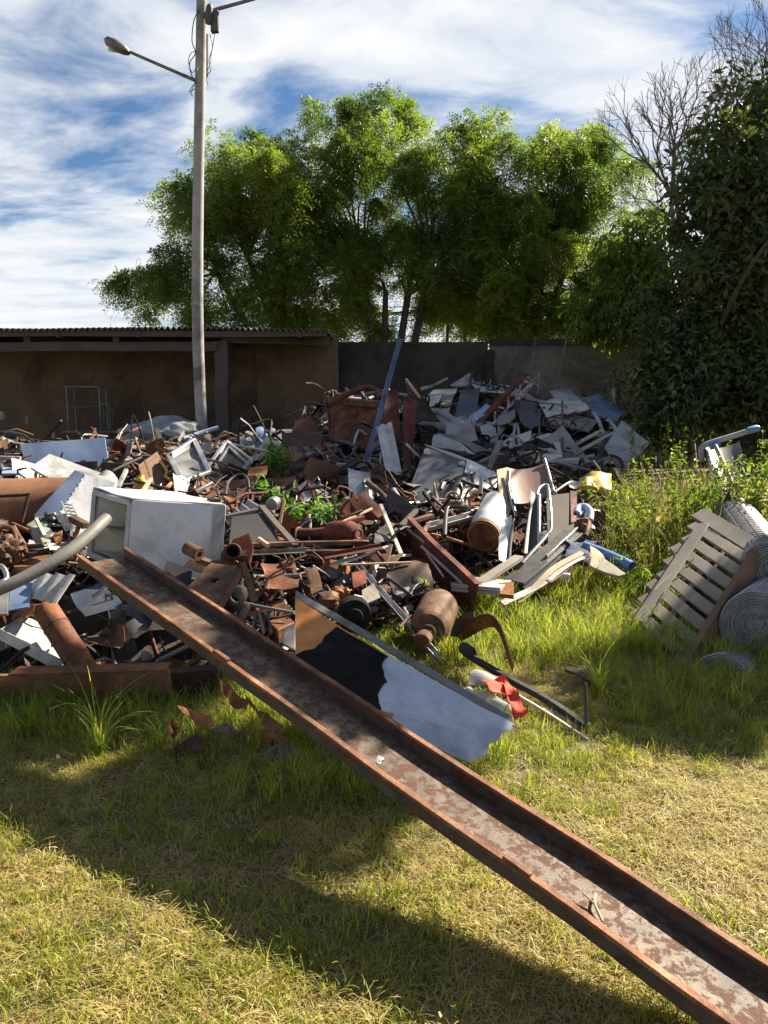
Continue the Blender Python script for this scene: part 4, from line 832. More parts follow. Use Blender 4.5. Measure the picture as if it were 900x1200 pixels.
# long horizontal bars
BAR('level_bar', 'long rusty pole lying level in front of the dark door panel', 'pole', 'rust_brown', (262, 642, 5.3), (432, 636, 5.45), .04, .035, seg=20, warp=.03, bev=.006)
BAR('level_bar', 'long pale angle bar lying just below the rusty level pole', 'angle iron', 'steel_dull', (240, 647, 5.15), (362, 646, 5.2), .05, .03, 'L', seg=10, warp=.02)
BAR('level_bar', 'brown level plank end under the orange gas bottle', 'plank', 'rust_dark', (358, 648, 5.15), (452, 644, 5.25), .05, .03, seg=10, warp=.02)
BAR('level_bar', 'short red-rusted angle bar under the gas bottle neck', 'angle iron', 'rust_red', (380, 652, 5.05), (448, 640, 5.2), .07, .03, 'L')
BAR('white_lath', 'broken white lath crossing the scrap below the gas bottle', 'lath', 'white_fade', (402, 660, 5.05), (455, 640, 5.3), .03, .012)
BAR('white_lath', 'wider white splintered board end left of the steel bar top', 'lath', 'white_dirty', (388, 662, 5.05), (420, 652, 5.15), .06, .012)
BAR('tan_stick', 'thin tan stick lying level above the small scraps', 'stick', 'wood_pale', (400, 662, 5.0), (482, 659, 5.05), .016, .012)
BAR('orange_stick', 'short orange-brown board standing slanted above the tan stick', 'board', 'wood_brown', (452, 662, 5.05), (458, 638, 5.2), .028, .012)
TUB('red_pipe', 'short red pipe leaning beside the orange-brown board', 'pipe', 'rust_red', [(440, 644, 5.25), (456, 668, 5.0)], .012)
# gas bottle
thing('gas_bottle', 'old orange-rusted gas bottle with a long neck and foot ring lying on the bars', 'gas bottle',
      [('body', lathe(P(380, 625, 5.75), P(418, 625, 5.6), [(0, .03), (.1, .06), (.2, .085), (.35, .096), (.8, .096), (.92, .08), (1, .05)], 24, .004), 'rust_red'),
       ('neck', lathe(P(350, 627, 5.8), P(384, 625, 5.73), [(0, .06), (.15, .052), (.5, .045), (1, .05)], 18), 'rust_red'),
       ('valve_ring', ring(P(420, 626, 5.58), P(424, 626, 5.55)-P(416, 626, 5.6), .036, .012, 18, 8), 'rust'),
       ('foot_ring', ring(P(351, 628, 5.78), (1, -.5, .2), .062, .010, 20, 8), 'rust')])
SHT('salmon_scrap', 'crumpled salmon-pink sheet scrap right of the gas bottle', 'metal scrap', 'rust_red', [(414, 632, 5.5), (428, 628, 5.55), (436, 638, 5.4), (412, 640, 5.4)], .006, .05, freq=9)
# dark door panel
thing('framed_board', 'dark rubber-covered panel in a slanted wooden frame right of the refrigerator', 'panel',
      [('panel', sheet([P(272, 606, 5.75), P(318, 600, 5.9), P(326, 640, 5.4), P(268, 642, 5.3)], 10, 8, .02, .012, 3), 'black_rubber'),
       ('frame', catg(prof(P(306, 594, 5.95), P(346, 640, 5.35), rect(.05, .03), seg=4, warp=.006), prof(P(264, 606, 5.75), P(310, 596, 5.95), rect(.05, .03))), 'wood_dark', {'bev': .004})])
SHT('grille_sheet', 'grey broken louvre sheet above the dark panel', 'louvre', 'mid_grey', [(262, 606, 5.9), (292, 586, 6.3), (306, 594, 6.1), (270, 618, 5.75)], .008, .01, rip=.018, nrip=4, nx=24)
TUB('broom_stick', 'short wooden stick end poking from the dark panel', 'stick', 'wood_pale', [(303, 632, 5.4), (314, 640, 5.3)], .02)
one('tin_can', 'round tin can end showing above the slanted frame', 'can', lathe(P(318, 591, 6.1), P(322, 588, 6.3), [(0, .02), (0, .045), (.04, .05), (1, .05)], 18), 'steel_dull')
BAR('red_stick', 'thin upright wooden stick among the weeds above the slanted frame', 'stick', 'wood_brown', (328, 614, 5.9), (333, 586, 6.1), .022, .018)
TUB('red_valve', 'small red valve standing up among the green weeds', 'valve', 'rust_red', [(356, 614, 5.95), (358, 602, 6.0)], .022)
# ------------------------------------------------------------------ middle of the heap
TUB('hose', 'black hose looping in front of the rusty bonnet', 'hose', 'black_rubber', [(264, 580, 6.6), (268, 564, 6.9), (282, 556, 7.0), (290, 562, 6.9), (292, 578, 6.7)], .014)
SHT('rusty_bonnet', 'large domed rusty bonnet sheet lying behind the refrigerator', 'metal sheet', 'tank_rust', [(236, 552, 7.6), (312, 546, 7.6), (296, 572, 6.8), (222, 582, 6.6)], .008, .02, curl=.12, nx=16)
SHT('rust_lip', 'rounded orange sheet edge right of the domed bonnet', 'metal sheet', 'rust_orange', [(292, 548, 7.6), (314, 546, 7.6), (312, 556, 7.3), (290, 558, 7.3)], .008, .02)
for lab, a, b in (('lower bracket of two short grey hinge bars before the bonnet', (226, 578, 6.5), (248, 566, 6.7)), ('orange plastic cap on a short bar beside the bonnet', (240, 585, 6.4), (252, 578, 6.5))):
    BAR('hinge_bar', lab, 'hinge bar', 'steel' if 'grey' in lab else 'rust_orange', a, b, .035, .025)
# white window frame
def framebars(c, w, h, m='white_enamel'): 
    c = [pt(q) for q in c]; return catg(*[prof(c[i], c[(i+1) % len(c)], rect(w, h), seg=2) for i in range(len(c))])
thing('window_frame', 'bare white aluminium window frame jutting up left of the rusty plates', 'window frame', [('frame', framebars([(240, 552, 8.0), (266, 518, 8.5), (294, 540, 8.2), (276, 562, 7.7)], .04, .04), 'white_fade', {'bev': .004}), ('inner_sash', framebars([(252, 548, 8.0), (268, 524, 8.35), (290, 544, 8.1), (276, 558, 7.7)], .025, .025), 'light_grey', {'bev': .003}), ('pane', sheet([P(252, 548, 8.02), P(268, 524, 8.37), P(290, 544, 8.12), P(276, 558, 7.72)], 3, 3, .006, .002), 'black_plastic')])
thing('metal_tray', 'grey dented metal tray with a bright rim tipped towards the viewer, beside the brown drawer', 'tray',
      [('bottom', sheet([P(200, 533, 7.6), P(226, 518, 8.0), P(242, 552, 7.4), P(212, 566, 7.0)], 10, 10, .006, .02, 3, 5), 'mid_grey'), ('rim', framebars([(198, 534, 7.55), (227, 515, 7.95), (245, 553, 7.35), (213, 564, 6.98)], .05, .03), 'galv', {'bev': .004}), ('dark_strip', sheet([P(200, 531, 7.54), P(222, 518, 7.9), P(226, 524, 7.86), P(202, 538, 7.5)], 4, 2, .03, .003), 'black_plastic')])
SHT('white_cloth', 'white plastic bag hanging straight down under the metal tray', 'bag', 'white_enamel', [(203, 556, 7.1), (222, 560, 7.0), (222, 584, 6.7), (206, 582, 6.7)], .01, .05, freq=9)
dq0 = P(162, 546, 7.4); du = P(184, 530, 7.8)-dq0; dv = P(176, 590, 6.8)-dq0; dw = np.array([.16, .16, -.02])
thing('drawer', 'brown wooden drawer standing on end behind the refrigerator', 'drawer', [('bottom_board', sheet([dq0, dq0+du, dq0+du+dv, dq0+dv], 6, 8, .02, .006), 'wood_brown'), ('side_board', sheet([dq0+du, P(206, 572, 7.2), P(204, 590, 6.9), dq0+du+dv], 4, 6, .02, .004), 'wood_brown'), ('ribs', catg(*[prof(dq0+dv*s-np.array([0, .015, 0]), dq0+du+dv*s-np.array([0, .015, 0]), rect(.015, .015)) for s in (.12, .3, .5, .7)]+[prof(dq0+du*.4-np.array([0, .02, 0]), dq0+du*.4+dv-np.array([0, .02, 0]), rect(.02, .02))]), 'wood_brown')])
TUB('yellow_lever', 'curved orange-yellow lever lying in the brown drawer', 'lever', 'yellow', [(188, 540, 7.55), (196, 552, 7.35), (194, 558, 7.3), (200, 562, 7.2)], .016)
TUB('black_rod', 'thin black rod crossing in front of the brown drawer', 'rod', 'dark_grey', [(112, 562, 6.9), (140, 548, 7.1), (166, 536, 7.3)], .014)
BAR('white_post', 'short grey-white post leaning right of the cabinet', 'post', 'white_fade', (137, 574, 6.5), (148, 551, 6.9), .035, .03)
BAR('wood_post', 'short tan wooden post leaning behind the refrigerator top', 'post', 'wood_pale', (167, 576, 6.3), (177, 561, 6.6), .03, .025)
one('oil_jug', 'yellow plastic jug wedged behind the refrigerator', 'jug', catg(blob(P(165, 570, 6.9), (.06, .05, .09), .06, 1.2, 3), lathe(P(165, 562, 6.9), P(166, 557, 6.92), [(0, .03), (1, .025)], 10)), 'yellow')
SHT('white_basin', 'white basin rim at the foot of the black rod', 'basin', 'white_dirty', [(118, 556, 6.7), (138, 562, 6.6), (134, 574, 6.3), (112, 568, 6.4)], .02, .02, curl=-.05)
# pale crumpled heap in shade
for k, (lab, c, m) in enumerate([
    ('white crumpled appliance panel topmost of the pale scraps before the shed wall', [(328, 508, 11.2), (343, 504, 11.2), (338, 522, 10.8), (320, 518, 10.8)], 'white_fade'),
    ('pale folded panel left of the pale scraps, curved like a seat', [(289, 516, 10.9), (302, 506, 11.1), (308, 522, 10.7), (292, 528, 10.6)], 'light_grey'),
    ('bluish panel upright in the middle of the pale scraps', [(300, 506, 11.1), (310, 502, 11.2), (314, 524, 10.7), (302, 528, 10.6)], 'blue_fade'),
    ('small oval grey plate in the pale scraps next to the window frame', [(278, 514, 10.6), (286, 512, 10.7), (287, 522, 10.4), (280, 522, 10.4)], 'mid_grey'),
    ('ribbed grey panel low in the pale scraps', [(306, 514, 10.7), (320, 520, 10.6), (316, 534, 10.1), (304, 528, 10.2)], 'light_grey'),
    ('white strip leaning at the right of the pale scraps', [(318, 502, 11.2), (323, 503, 11.2), (321, 510, 11.0), (316, 510, 11.0)], 'white_fade')]):
    SHT('crumpled_sheet', lab, 'panel', m, c, .008, .09, freq=3.5, group='pale crumpled panels in the shade')
for lab, pts, r, m in [('dark stacked chair legs leaning over the pale scraps', [(284, 500, 11), (300, 496, 11.1), (312, 492, 11.2), (318, 494, 11.2), (316, 510, 10.9)], .014, 'black_plastic'),
    ('light tubular legs low in front of the pale scraps', [(300, 530, 9.6), (308, 540, 9.0), (318, 524, 9.4), (312, 534, 9.1)], .014, 'light_grey'),
    ('grey pair of chair tubes beside the weeds', [(296, 552, 8.0), (316, 536, 8.4), (322, 526, 8.8)], .014, 'steel_dull')]:
    TUB('broken_chair', lab, 'chair frame', m, pts, r)
# rusty plates and tank
SHT('rust_sheet', 'dark red-brown sheet standing highest left of the rusty tank', 'metal sheet', 'rust_red', [(346, 494, 10.2), (364, 488, 10.3), (382, 520, 9.6), (338, 520, 9.5)], .01, .05, freq=3)
SHT('rust_sheet', 'bright orange lower edge plate left of the rusty tank', 'metal sheet', 'rust_orange', [(331, 524, 9.2), (362, 524, 9.2), (358, 542, 8.8), (332, 544, 8.7)], .01, .02)
SHT('rust_sheet', 'brown rectangular plate above the bright orange plate', 'metal sheet', 'rust_dark', [(330, 508, 9.6), (378, 506, 9.7), (376, 524, 9.3), (331, 524, 9.2)], .01, .02)
SHT('rust_sheet', 'long folded wine-red sheet sloping down from the rusty tank to the weeds', 'metal sheet', 'rust_red', [(364, 516, 9.5), (392, 528, 9.3), (378, 560, 8.2), (344, 556, 8.2)], .008, .03, rip=.02, nrip=2, nx=18)
SHT('rust_sheet', 'dark triangular red sheet hanging under the rusty tank', 'metal sheet', 'rust_red', [(384, 530, 9.2), (400, 545, 8.8), (396, 552, 8.6), (380, 552, 8.5)], .008, .02)
t0 = P(381, 470, 10.2); tu = P(442, 476, 9.9)-t0; tv = P(386, 515, 9.7)-t0; tw = np.array([.10, .45, .05])
thing('rusty_tank', 'big rusty boxy water tank with a grey rim, highest on the left of the heap', 'tank', [('body', catg(sheet([t0, t0+tu, t0+tu*.97+tv*1.15, t0+tv*1.05], 14, 12, .012, .05, 3, 3), sheet([t0+tw, t0+tu+tw, t0+tu, t0], 10, 6, .012, .03, 4), sheet([t0+tw, t0, t0+tv, t0+tv+tw], 6, 10, .012, .03, 5), sheet([t0+tu, t0+tu+tw, t0+tu+tv+tw, t0+tu+tv], 6, 10, .012, .03, 6)), 'rust'), ('rim', prof(t0-np.array([.02, .03, -.02]), t0+tu-np.array([-.03, .03, -.01]), rect(.04, .08), seg=8, warp=.02), 'beam_grey', {'bev': .006}), ('lug', box(t0+tu*.18+np.array([0, 0, .02]), tu*.1, tw*.2, np.array([0, 0, .09])), 'rust_red', {'bev': .005})])
TUB('curved_rail', 'curved red-brown rail arching over the top of the rusty tank', 'rail', 'rust_red', [(386, 474, 9.8), (408, 462, 9.9), (428, 454, 10.0), (440, 456, 9.9), (446, 466, 9.7)], .035)
TUB('bent_rod', 'pair of crossed dark rods beneath the rusty tank', 'rod', 'dark_grey', [(384, 524, 9.0), (400, 540, 8.8), (418, 524, 8.9), (396, 516, 9.1)], .016, res=2)
BAR('dark_angle', 'dark angle iron propped in front of the rusty tank', 'angle iron', 'dark_grey', (396, 552, 8.4), (426, 532, 8.6), .04, .03, 'L')
BAR('blue_post', 'tall faded blue steel post rising through the heap to the trees', 'post', 'blue_fade', (426, 548, 9.0), (470, 396, 9.9), .06, .05, 'U', (0, -1, 0), seg=6, warp=.02)
for lab, c, m, cl in [('broad dark red bent steel plate beside the blue post', [(446, 456, 9.8), (466, 456, 9.9), (470, 520, 9.2), (452, 520, 9.1)], 'rust_red', .03),
    ('red-brown standing steel post with rounded top, right of the bent plate', [(472, 470, 9.2), (488, 469, 9.2), (482, 560, 8.3), (472, 560, 8.2)], 'rust_red', .03),
    ('large brown bent sheet pointing upward behind the red-brown post', [(474, 446, 10.6), (482, 446, 10.6), (516, 494, 10.0), (484, 490, 9.9)], 'rust_dark', .02),
    ('dark red sheet lying below the corrugated white strip', [(440, 550, 8.4), (470, 560, 8.2), (476, 575, 7.8), (436, 568, 7.9)], 'rust_red', .02)]:
    SHT('steel_plate', lab, 'steel plate', m, c, .012, .03, curl=cl, freq=3)
BAR('pale_edge', 'thin pale trim strip along the brown bent sheet', 'trim strip', 'wood_pale', (476, 444, 10.5), (492, 466, 10.2), .03, .02)
SHT('corrugated_strip', 'dirty white bent strip of corrugated roofing standing before the red posts', 'roofing strip', 'white_dirty', [(441, 500, 8.7), (459, 495, 8.7), (472, 558, 8.0), (452, 552, 7.9)], .008, .02, rip=.012, nrip=2, nx=20, ny=16, freq=4)
thing('steel_box', 'crumpled shiny steel box standing on end in the middle of the heap', 'metal box', [('face', sheet([P(408, 550, 7.7), P(432, 553, 7.6), P(436, 592, 6.9), P(410, 598, 6.9)], 12, 14, .006, .045, 3, 5), 'galv'), ('side', sheet([P(432, 553, 7.6), P(434, 552, 7.75), P(440, 594, 7.2), P(436, 592, 6.9)], 4, 10, .006, .02, 4, 5), 'white_fade'), ('flap', sheet([P(427, 558, 7.5), P(433, 560, 7.45), P(437, 592, 6.85), P(429, 590, 6.87)], 4, 8, .006, .03, 7, 6), 'white_enamel'), ('handle', tube([P(428, 560, 7.4), P(426, 566, 7.3), P(432, 568, 7.3)], .015, 8), 'dark_grey')])
gb_ = [P(345, 574, 7.5), P(361, 563, 7.7), P(384, 579, 7.2), P(372, 598, 6.9), P(350, 596, 7.0), P(366, 582, 7.2)]
thing('lamp_glass', 'dirty glass lantern housing lying among the weeds left of the steel box', 'lantern', [('glass_front', plate([gb_[0], gb_[1], gb_[5], gb_[4]], .006), 'dirty_glass'), ('glass_top', plate([gb_[1], gb_[2], gb_[3], gb_[5]], .006), 'white_fade'), ('edge_trim', catg(*[prof(gb_[a], gb_[b], rect(.018, .018)) for a, b in ((0, 1), (1, 2), (1, 5), (0, 4), (5, 4), (5, 3))]), 'galv', {'bev': .002})])
# washing machine
wq = [P(498, 524, 8.0), P(545, 541, 7.9), P(533, 600, 7.0), P(476, 584, 7.2)]
wback = np.array([.42, .30, -.02]); 
thing('washing_machine', 'white washing machine on its side showing its dark bottom plate and four feet', 'washing machine', 
      [('bottom_plate', sheet(wq, 12, 10, .02, .012, 3), 'navy'), ('top_side', sheet([wq[0]+[0, .02, .03], P(583, 556, 8.2)+[-.05, .1, .06], P(583, 556, 7.9), wq[1]+[0, .02, 0]], 10, 6, .012, .02, 4), 'white_enamel'),
       ('right_side', sheet([wq[1]+[.02, .02, .02], P(583, 555, 7.95), P(580, 590, 7.3), wq[2]+[.02, .02, 0]], 8, 8, .012, .02, 5), 'white_enamel'),
       ('motor', catg(lathe(P(541, 562, 7.5), P(531, 586, 7.1), [(0, .04), (.1, .06), (.9, .06), (1, .04)], 14)), 'black_plastic')]
      +[('foot', lathe(c+np.array([0, -.06, 0]), c+np.array([.01, .02, 0]), [(0, .012), (.02, .035), (.6, .035), (.65, .02), (1, .02)], 14), 'galv') for c in (wq[0]*.93+wq[2]*.07, wq[1]*.93+wq[3]*.07, wq[3]*.9+wq[1]*.1)])
SHT('wooden_stave', 'dark upright wooden stave leaning on the dark bottom plate', 'stave', 'wood_dark', [(508, 568, 7.2), (512, 566, 7.2), (517, 600, 6.8), (504, 600, 6.8)], .01, .006)
BAR('thin_stake', 'thin pale pointed stake before the dark bottom plate', 'stake', 'wood_pale', (516, 600, 6.75), (509, 566, 7.1), .012, .012)
for lab, a, b, m in [('black cross strut lying on the white side of the washing machine', (541, 563, 7.3), (578, 578, 7.1), 'black_plastic'), ('black upright strut standing on the white side of the washing machine', (563, 580, 7.0), (564, 560, 7.3), 'black_plastic')]:
    BAR('strut', lab, 'strut', m, a, b, .035, .03)
# blue and white drum
dA = P(566, 628, 5.95); dB = P(583, 590, 6.6)
thing('paint_drum', 'blue and white metal drum with a rusty open end facing the grass', 'drum', [('shell', lathe(dA, dB, [(0, .128), (.02, .132), (.3, .13), (.32, .136), (.36, .13), (.95, .13), (1, .11), (.99, .1), (.97, .02)], 30, .006), 'blue_white'), ('open_rim', lathe(dA+(dA-dB)*.015, dA+(dB-dA)*.12, [(0, .118), (.02, .134), (.6, .134), (.62, .126), (.5, .112), (.02, .11)], 30), 'rust'), ('yellow_band', ring(dA+(dA-dB)*.005+np.array([0, 0, -.0]), dB-dA, .118, .008, 30, 6), 'yellow'), ('winding', catg(lathe(dA+(dB-dA)*.1, dA+(dB-dA)*.3, [(0, .02), (.0, .05), (.3, .075), (1, .08)], 18), blob(dA+(dB-dA)*.08, (.05, .04, .05), .4, 3, 3)), 'light_grey'), ('end_plate', lathe(dA+(dB-dA)*.28, dA+(dB-dA)*.3, [(0, .118), (1, .118)], 24), 'rust_dark')])
# chairs
def chair_back(name, label, c, m, loops, tm='steel', extra=()):
    cg = [pt(q) for q in c]
    thing(name, label, 'chair', [('backrest', sheet(cg, 12, 10, .014, .008, 3, 3, curl=.04), m)]+[('tube_frame', tube([pt(q) for q in l], .0135, 10, res=6), tm) for l in loops]+list(extra))
chair_back('school_chair', 'upturned school chair with a brown plywood back and chrome tubes', [(594, 548, 6.9), (640, 543, 7.0), (647, 578, 6.5), (603, 590, 6.3)], 'wood_seat', [[(638, 538, 7.0), (641, 548, 6.9), (649, 576, 6.45)], [(597, 552, 6.75), (596, 568, 6.6), (598, 580, 6.45), (605, 606, 6.2)]],
           extra=[('seat_edge', sheet([P(582, 551, 6.8), P(594, 548, 6.9), P(594, 590, 6.4), P(586, 588, 6.4)], 4, 8, .016, .01, 5), 'wood_pale')])
chair_back('school_chair', 'grey folded chair with a bent tubular frame leaning in front of the brown one', [(622, 574, 6.35), (636, 578, 6.3), (630, 640, 5.75), (612, 648, 5.7)], 'dark_grey', [[(629, 580, 6.15), (632, 572, 6.25), (640, 568, 6.3), (643, 576, 6.2), (646, 616, 5.8), (640, 628, 5.7), (630, 640, 5.6), (612, 660, 5.45)], [(632, 580, 6.2), (632, 600, 6.0), (632, 636, 5.7)]])
SHT('grey_board', 'dark weathered chipboard standing behind the grey folded chair', 'board', 'wood_dark', [(640, 582, 6.5), (674, 578, 6.6), (672, 622, 6.1), (642, 640, 5.85)], .02, .012)
SHT('red_board', 'narrow dark red board edge beside the weathered chipboard', 'board', 'rust_red', [(668, 576, 6.6), (676, 577, 6.6), (675, 612, 6.2), (669, 614, 6.15)], .02, .006)
SHT('bent_strip', 'silver bent metal strip standing left of the chairs', 'metal strip', 'galv', [(584, 610, 6.2), (600, 604, 6.25), (598, 660, 5.55), (585, 655, 5.5)], .006, .03, freq=4)
TUB('chair_tube', 'dark thin rod standing between the drum and the chairs', 'rod', 'wood_dark', [(602, 608, 6.1), (598, 640, 5.75), (597, 660, 5.5)], .012)
BAR('dark_board', 'long dark board lying with a bright edge from the chairs to the grass', 'board', 'dark_grey', (602, 682, 5.25), (672, 624, 6.0), .16, .02, up=(-.5, -.7, .5), bev=.002)
BAR('dark_board', 'bright metal trim along the long dark board', 'trim strip', 'steel', (640, 652, 5.55), (676, 619, 6.0), .02, .02)
BAR('dark_board', 'second dark board lying under the first beside the pale warped planks', 'board', 'black_plastic', (612, 690, 5.2), (680, 640, 5.8), .16, .02, up=(-.5, -.7, .5))
for lab, a, b, wd, m in [('pale warped plank uppermost of three lying towards the grass', (604, 702, 5.0), (682, 648, 5.55), .045, 'wood_pale'), ('pale warped plank lowest of three, whitewashed at its grass end', (590, 705, 4.9), (684, 656, 5.5), .05, 'white_dirty'), ('tan warped plank between the other two', (640, 682, 5.2), (686, 653, 5.55), .04, 'wood_brown')]:
    BAR('warped_plank', lab, 'plank', m, a, b, wd, .016, seg=14, warp=.05, up=(-.3, -.7, .7), group='warped planks at the grass')
BAR('grey_plank', 'thick weathered grey plank lying over the silver strip', 'plank', 'wood_grey', (562, 684, 5.05), (608, 652, 5.5), .075, .03, seg=6, warp=.01)
thing('box_cover', 'flat white electrical box cover lying at the edge of the grass', 'cover', [('lid', box(P(528, 689, 5.0), P(586, 694, 4.85)-P(528, 689, 5.0), P(544, 680, 5.3)-P(528, 689, 5.0), np.array([0, -.004, .03])), 'white_fade', {'bev': .004}), ('rim', box(P(529, 693, 4.99), (P(584, 698, 4.84)-P(529, 693, 4.99)), np.array([.01, .2, .0]), np.array([0, 0, .02])), 'light_grey', {'bev': .003})])
SHT('white_cover', 'second white cover lying under the grey plank behind the box cover', 'cover', 'white_dirty', [(542, 676, 5.35), (596, 682, 5.2), (590, 690, 5.05), (546, 684, 5.2)], .02, .01)
SHT('rust_tray', 'small orange rusted tray end right of the white box cover', 'tray', 'rust_orange', [(584, 686, 5.0), (602, 684, 5.0), (602, 700, 4.85), (586, 698, 4.87)], .03, .01)
# wine-red girder and its strips
BAR('red_girder', 'wide wine-red girder sloping down from the washing machine to the rusty cylinder', 'girder', 'rust_red', (476, 622, 5.95), (556, 704, 4.85), .05, .24, 'I', (.3, -.6, .75), seg=8, warp=.01)
BAR('silver_strip', 'long silver flat bar lying beside the wine-red girder', 'flat bar', 'galv', (478, 620, 5.85), (563, 686, 5.0), .022, .02)
BAR('silver_strip', 'shorter white strip lying on the wine-red girder', 'flat bar', 'white_fade', (494, 640, 5.55), (542, 684, 5.0), .018, .012)
BAR('silver_strip', 'thin cream strip crossing the upper wine-red girder', 'flat bar', 'cream', (500, 648, 5.5), (520, 676, 5.15), .012, .012)
BAR('black_white_stick', 'black and cream stick standing slanted left of the wine-red girder', 'stick', 'cream', (446, 592, 6.2), (470, 650, 5.4), .028, .024)
TUB('grey_pipe', 'straight pale pipe pointing up beneath the washing machine', 'pipe', 'light_grey', [(461, 574, 6.9), (482, 606, 6.3)], .024, .004)
TUB('dark_pipe', 'thick dark pipe sweeping from the steel box to the girder', 'pipe', 'rust_dark', [(431, 566, 7.2), (446, 578, 6.9), (458, 590, 6.6), (476, 596, 6.4), (500, 602, 6.3)], .028)
BAR('wood_stick', 'dark split stick crossing the top of the wine-red girder', 'stick', 'wood_dark', (462, 624, 5.8), (488, 598, 6.2), .035, .03)
BAR('wood_stick', 'rusty tan bar lying across the girder head', 'bar', 'rust_brown', (474, 614, 6.0), (506, 604, 6.2), .05, .03)
thing('channel_rail', 'cream channel rail with a curled rusty end under the drum', 'rail', [('rail', prof(P(500, 618, 6.0), P(552, 604, 6.3), usec(.055, .05, .006), (0, -.7, .7), 6, .006), 'white_dirty', {'bev': .002}), ('curled_end', tube([P(502, 616, 6.0), P(497, 622, 5.9), P(501, 628, 5.8), P(514, 630, 5.75)], .022, 8), 'rust_brown')])
TUB('black_tube', 'black bent tube standing under the drum beside the cream rail', 'tube', 'black_plastic', [(521, 628, 5.75), (523, 600, 6.2), (528, 594, 6.3), (548, 596, 6.25)], .018)
BAR('thin_pole', 'thin wooden pole lying below the glass lantern', 'pole', 'wood_pale', (392, 616, 6.0), (436, 596, 6.4), .018, .018)
BAR('brown_roll', 'short red-brown roller behind the gas bottle', 'roller', 'rust_red', (408, 612, 6.1), (426, 607, 6.2), .04, .04)
BAR('blue_strip', 'dark blue strip peeping out behind the straight pale pipe', 'strip', 'blue', (448, 606, 6.4), (478, 600, 6.5), .05, .03)
SHT('grey_cone', 'grey crumpled sheet left of the wine-red girder', 'metal sheet', 'steel_dull', [(440, 624, 5.9), (462, 614, 6.1), (464, 632, 5.7), (438, 638, 5.6)], .006, .05, freq=5)
# right edge of heap: ring, blue pipe, yellow
one('hose_ring', 'pale blue plastic hose ring resting on the dark board', 'hose', catg(tube([P(676, 602, 6.3), P(678, 595, 6.4), P(686, 594, 6.4), P(692, 600, 6.3), P(691, 610, 6.2)], .03, 10), tube([P(678, 604, 6.3), P(684, 600, 6.35)], .02, 10)), 'pale_blue')
one('rolled_mat', 'brown rolled mat end under the blue hose ring', 'rolled mat', catg(ring(P(684, 616, 6.1), (.2, -1, 0), .05, .02, 20, 8), lathe(P(684, 618, 6.05), P(690, 608, 6.4), [(0, .02), (.0, .03), (1, .03)], 12), tube([P(690, 612, 6.1), P(688, 622, 6.0), P(686, 628, 5.95)], .022, 8)), 'rust_brown')
TUB('blue_pipe', 'dark blue plastic pipe slanting down right of the boards', 'pipe', 'blue', [(684, 640, 5.75), (706, 648, 5.65), (724, 656, 5.5), (740, 664, 5.4)], .04, .005, n=14)
one('blue_cloth', 'dark blue rag crumpled flat under the hose ring and the blue pipe', 'rag', sheet([P(668, 628, 6.0), P(704, 634, 5.9), P(700, 662, 5.5), P(660, 660, 5.5)], 16, 14, .012, .10, 3, 5, edge=.05), 'cloth_blue', sharp=60)
for lab, c, m in [('splintered pale board ends stacked under the blue pipe, upper one', [(692, 640, 5.5), (706, 650, 5.4), (704, 668, 5.2), (690, 662, 5.25)], 'wood_pale'), ('splintered grey board lying lowest under the blue pipe', [(704, 652, 5.4), (734, 672, 5.15), (726, 676, 5.1), (700, 668, 5.2)], 'wood_grey')]:
    SHT('splintered_board', lab, 'board', m, c, .02, .02, edge=.02)
one('white_float', 'small white plastic bulb at the grass edge below the planks', 'plastic bulb', lathe(P(658, 676, 5.0), P(668, 674, 5.0), [(0, .01), (.2, .022), (.7, .022), (1, .012)], 12), 'white_enamel')
one('yellow_foam', 'dirty yellow foam block lying in the shade right of the chairs', 'foam block', sheet([P(683, 559, 7.7), P(714, 557, 7.8), P(718, 571, 7.4), P(680, 573, 7.35)], 14, 10, .045, .09, 3, 7, edge=.05), 'yellow', sharp=70)
SHT('white_rags', 'torn white plastic strips left of the yellow foam block', 'plastic strip', 'white_fade', [(664, 566, 7.5), (686, 560, 7.7), (684, 570, 7.4), (668, 572, 7.3)], .006, .05, freq=9)
thing('curved_shield', 'grey curved shield with a yellow band half hidden in the weeds', 'shield', [('disc', sheet([P(722, 628, 6.6), P(772, 612, 6.6), P(790, 650, 6.2), P(730, 662, 6.1)], 12, 8, .01, .02, 3, curl=.1), 'mid_grey'), ('yellow_band', sheet([P(720, 626, 6.6), P(774, 604, 6.7), P(774, 612, 6.56), P(722, 634, 6.55)], 12, 3, .012, .01, 3, curl=-.05), 'yellow')])
TUB('rust_rod', 'thin rusty rod lying in the weeds below the grey shield', 'rod', 'rust', [(728, 668, 5.9), (752, 655, 6.0), (784, 642, 6.1)], .014)

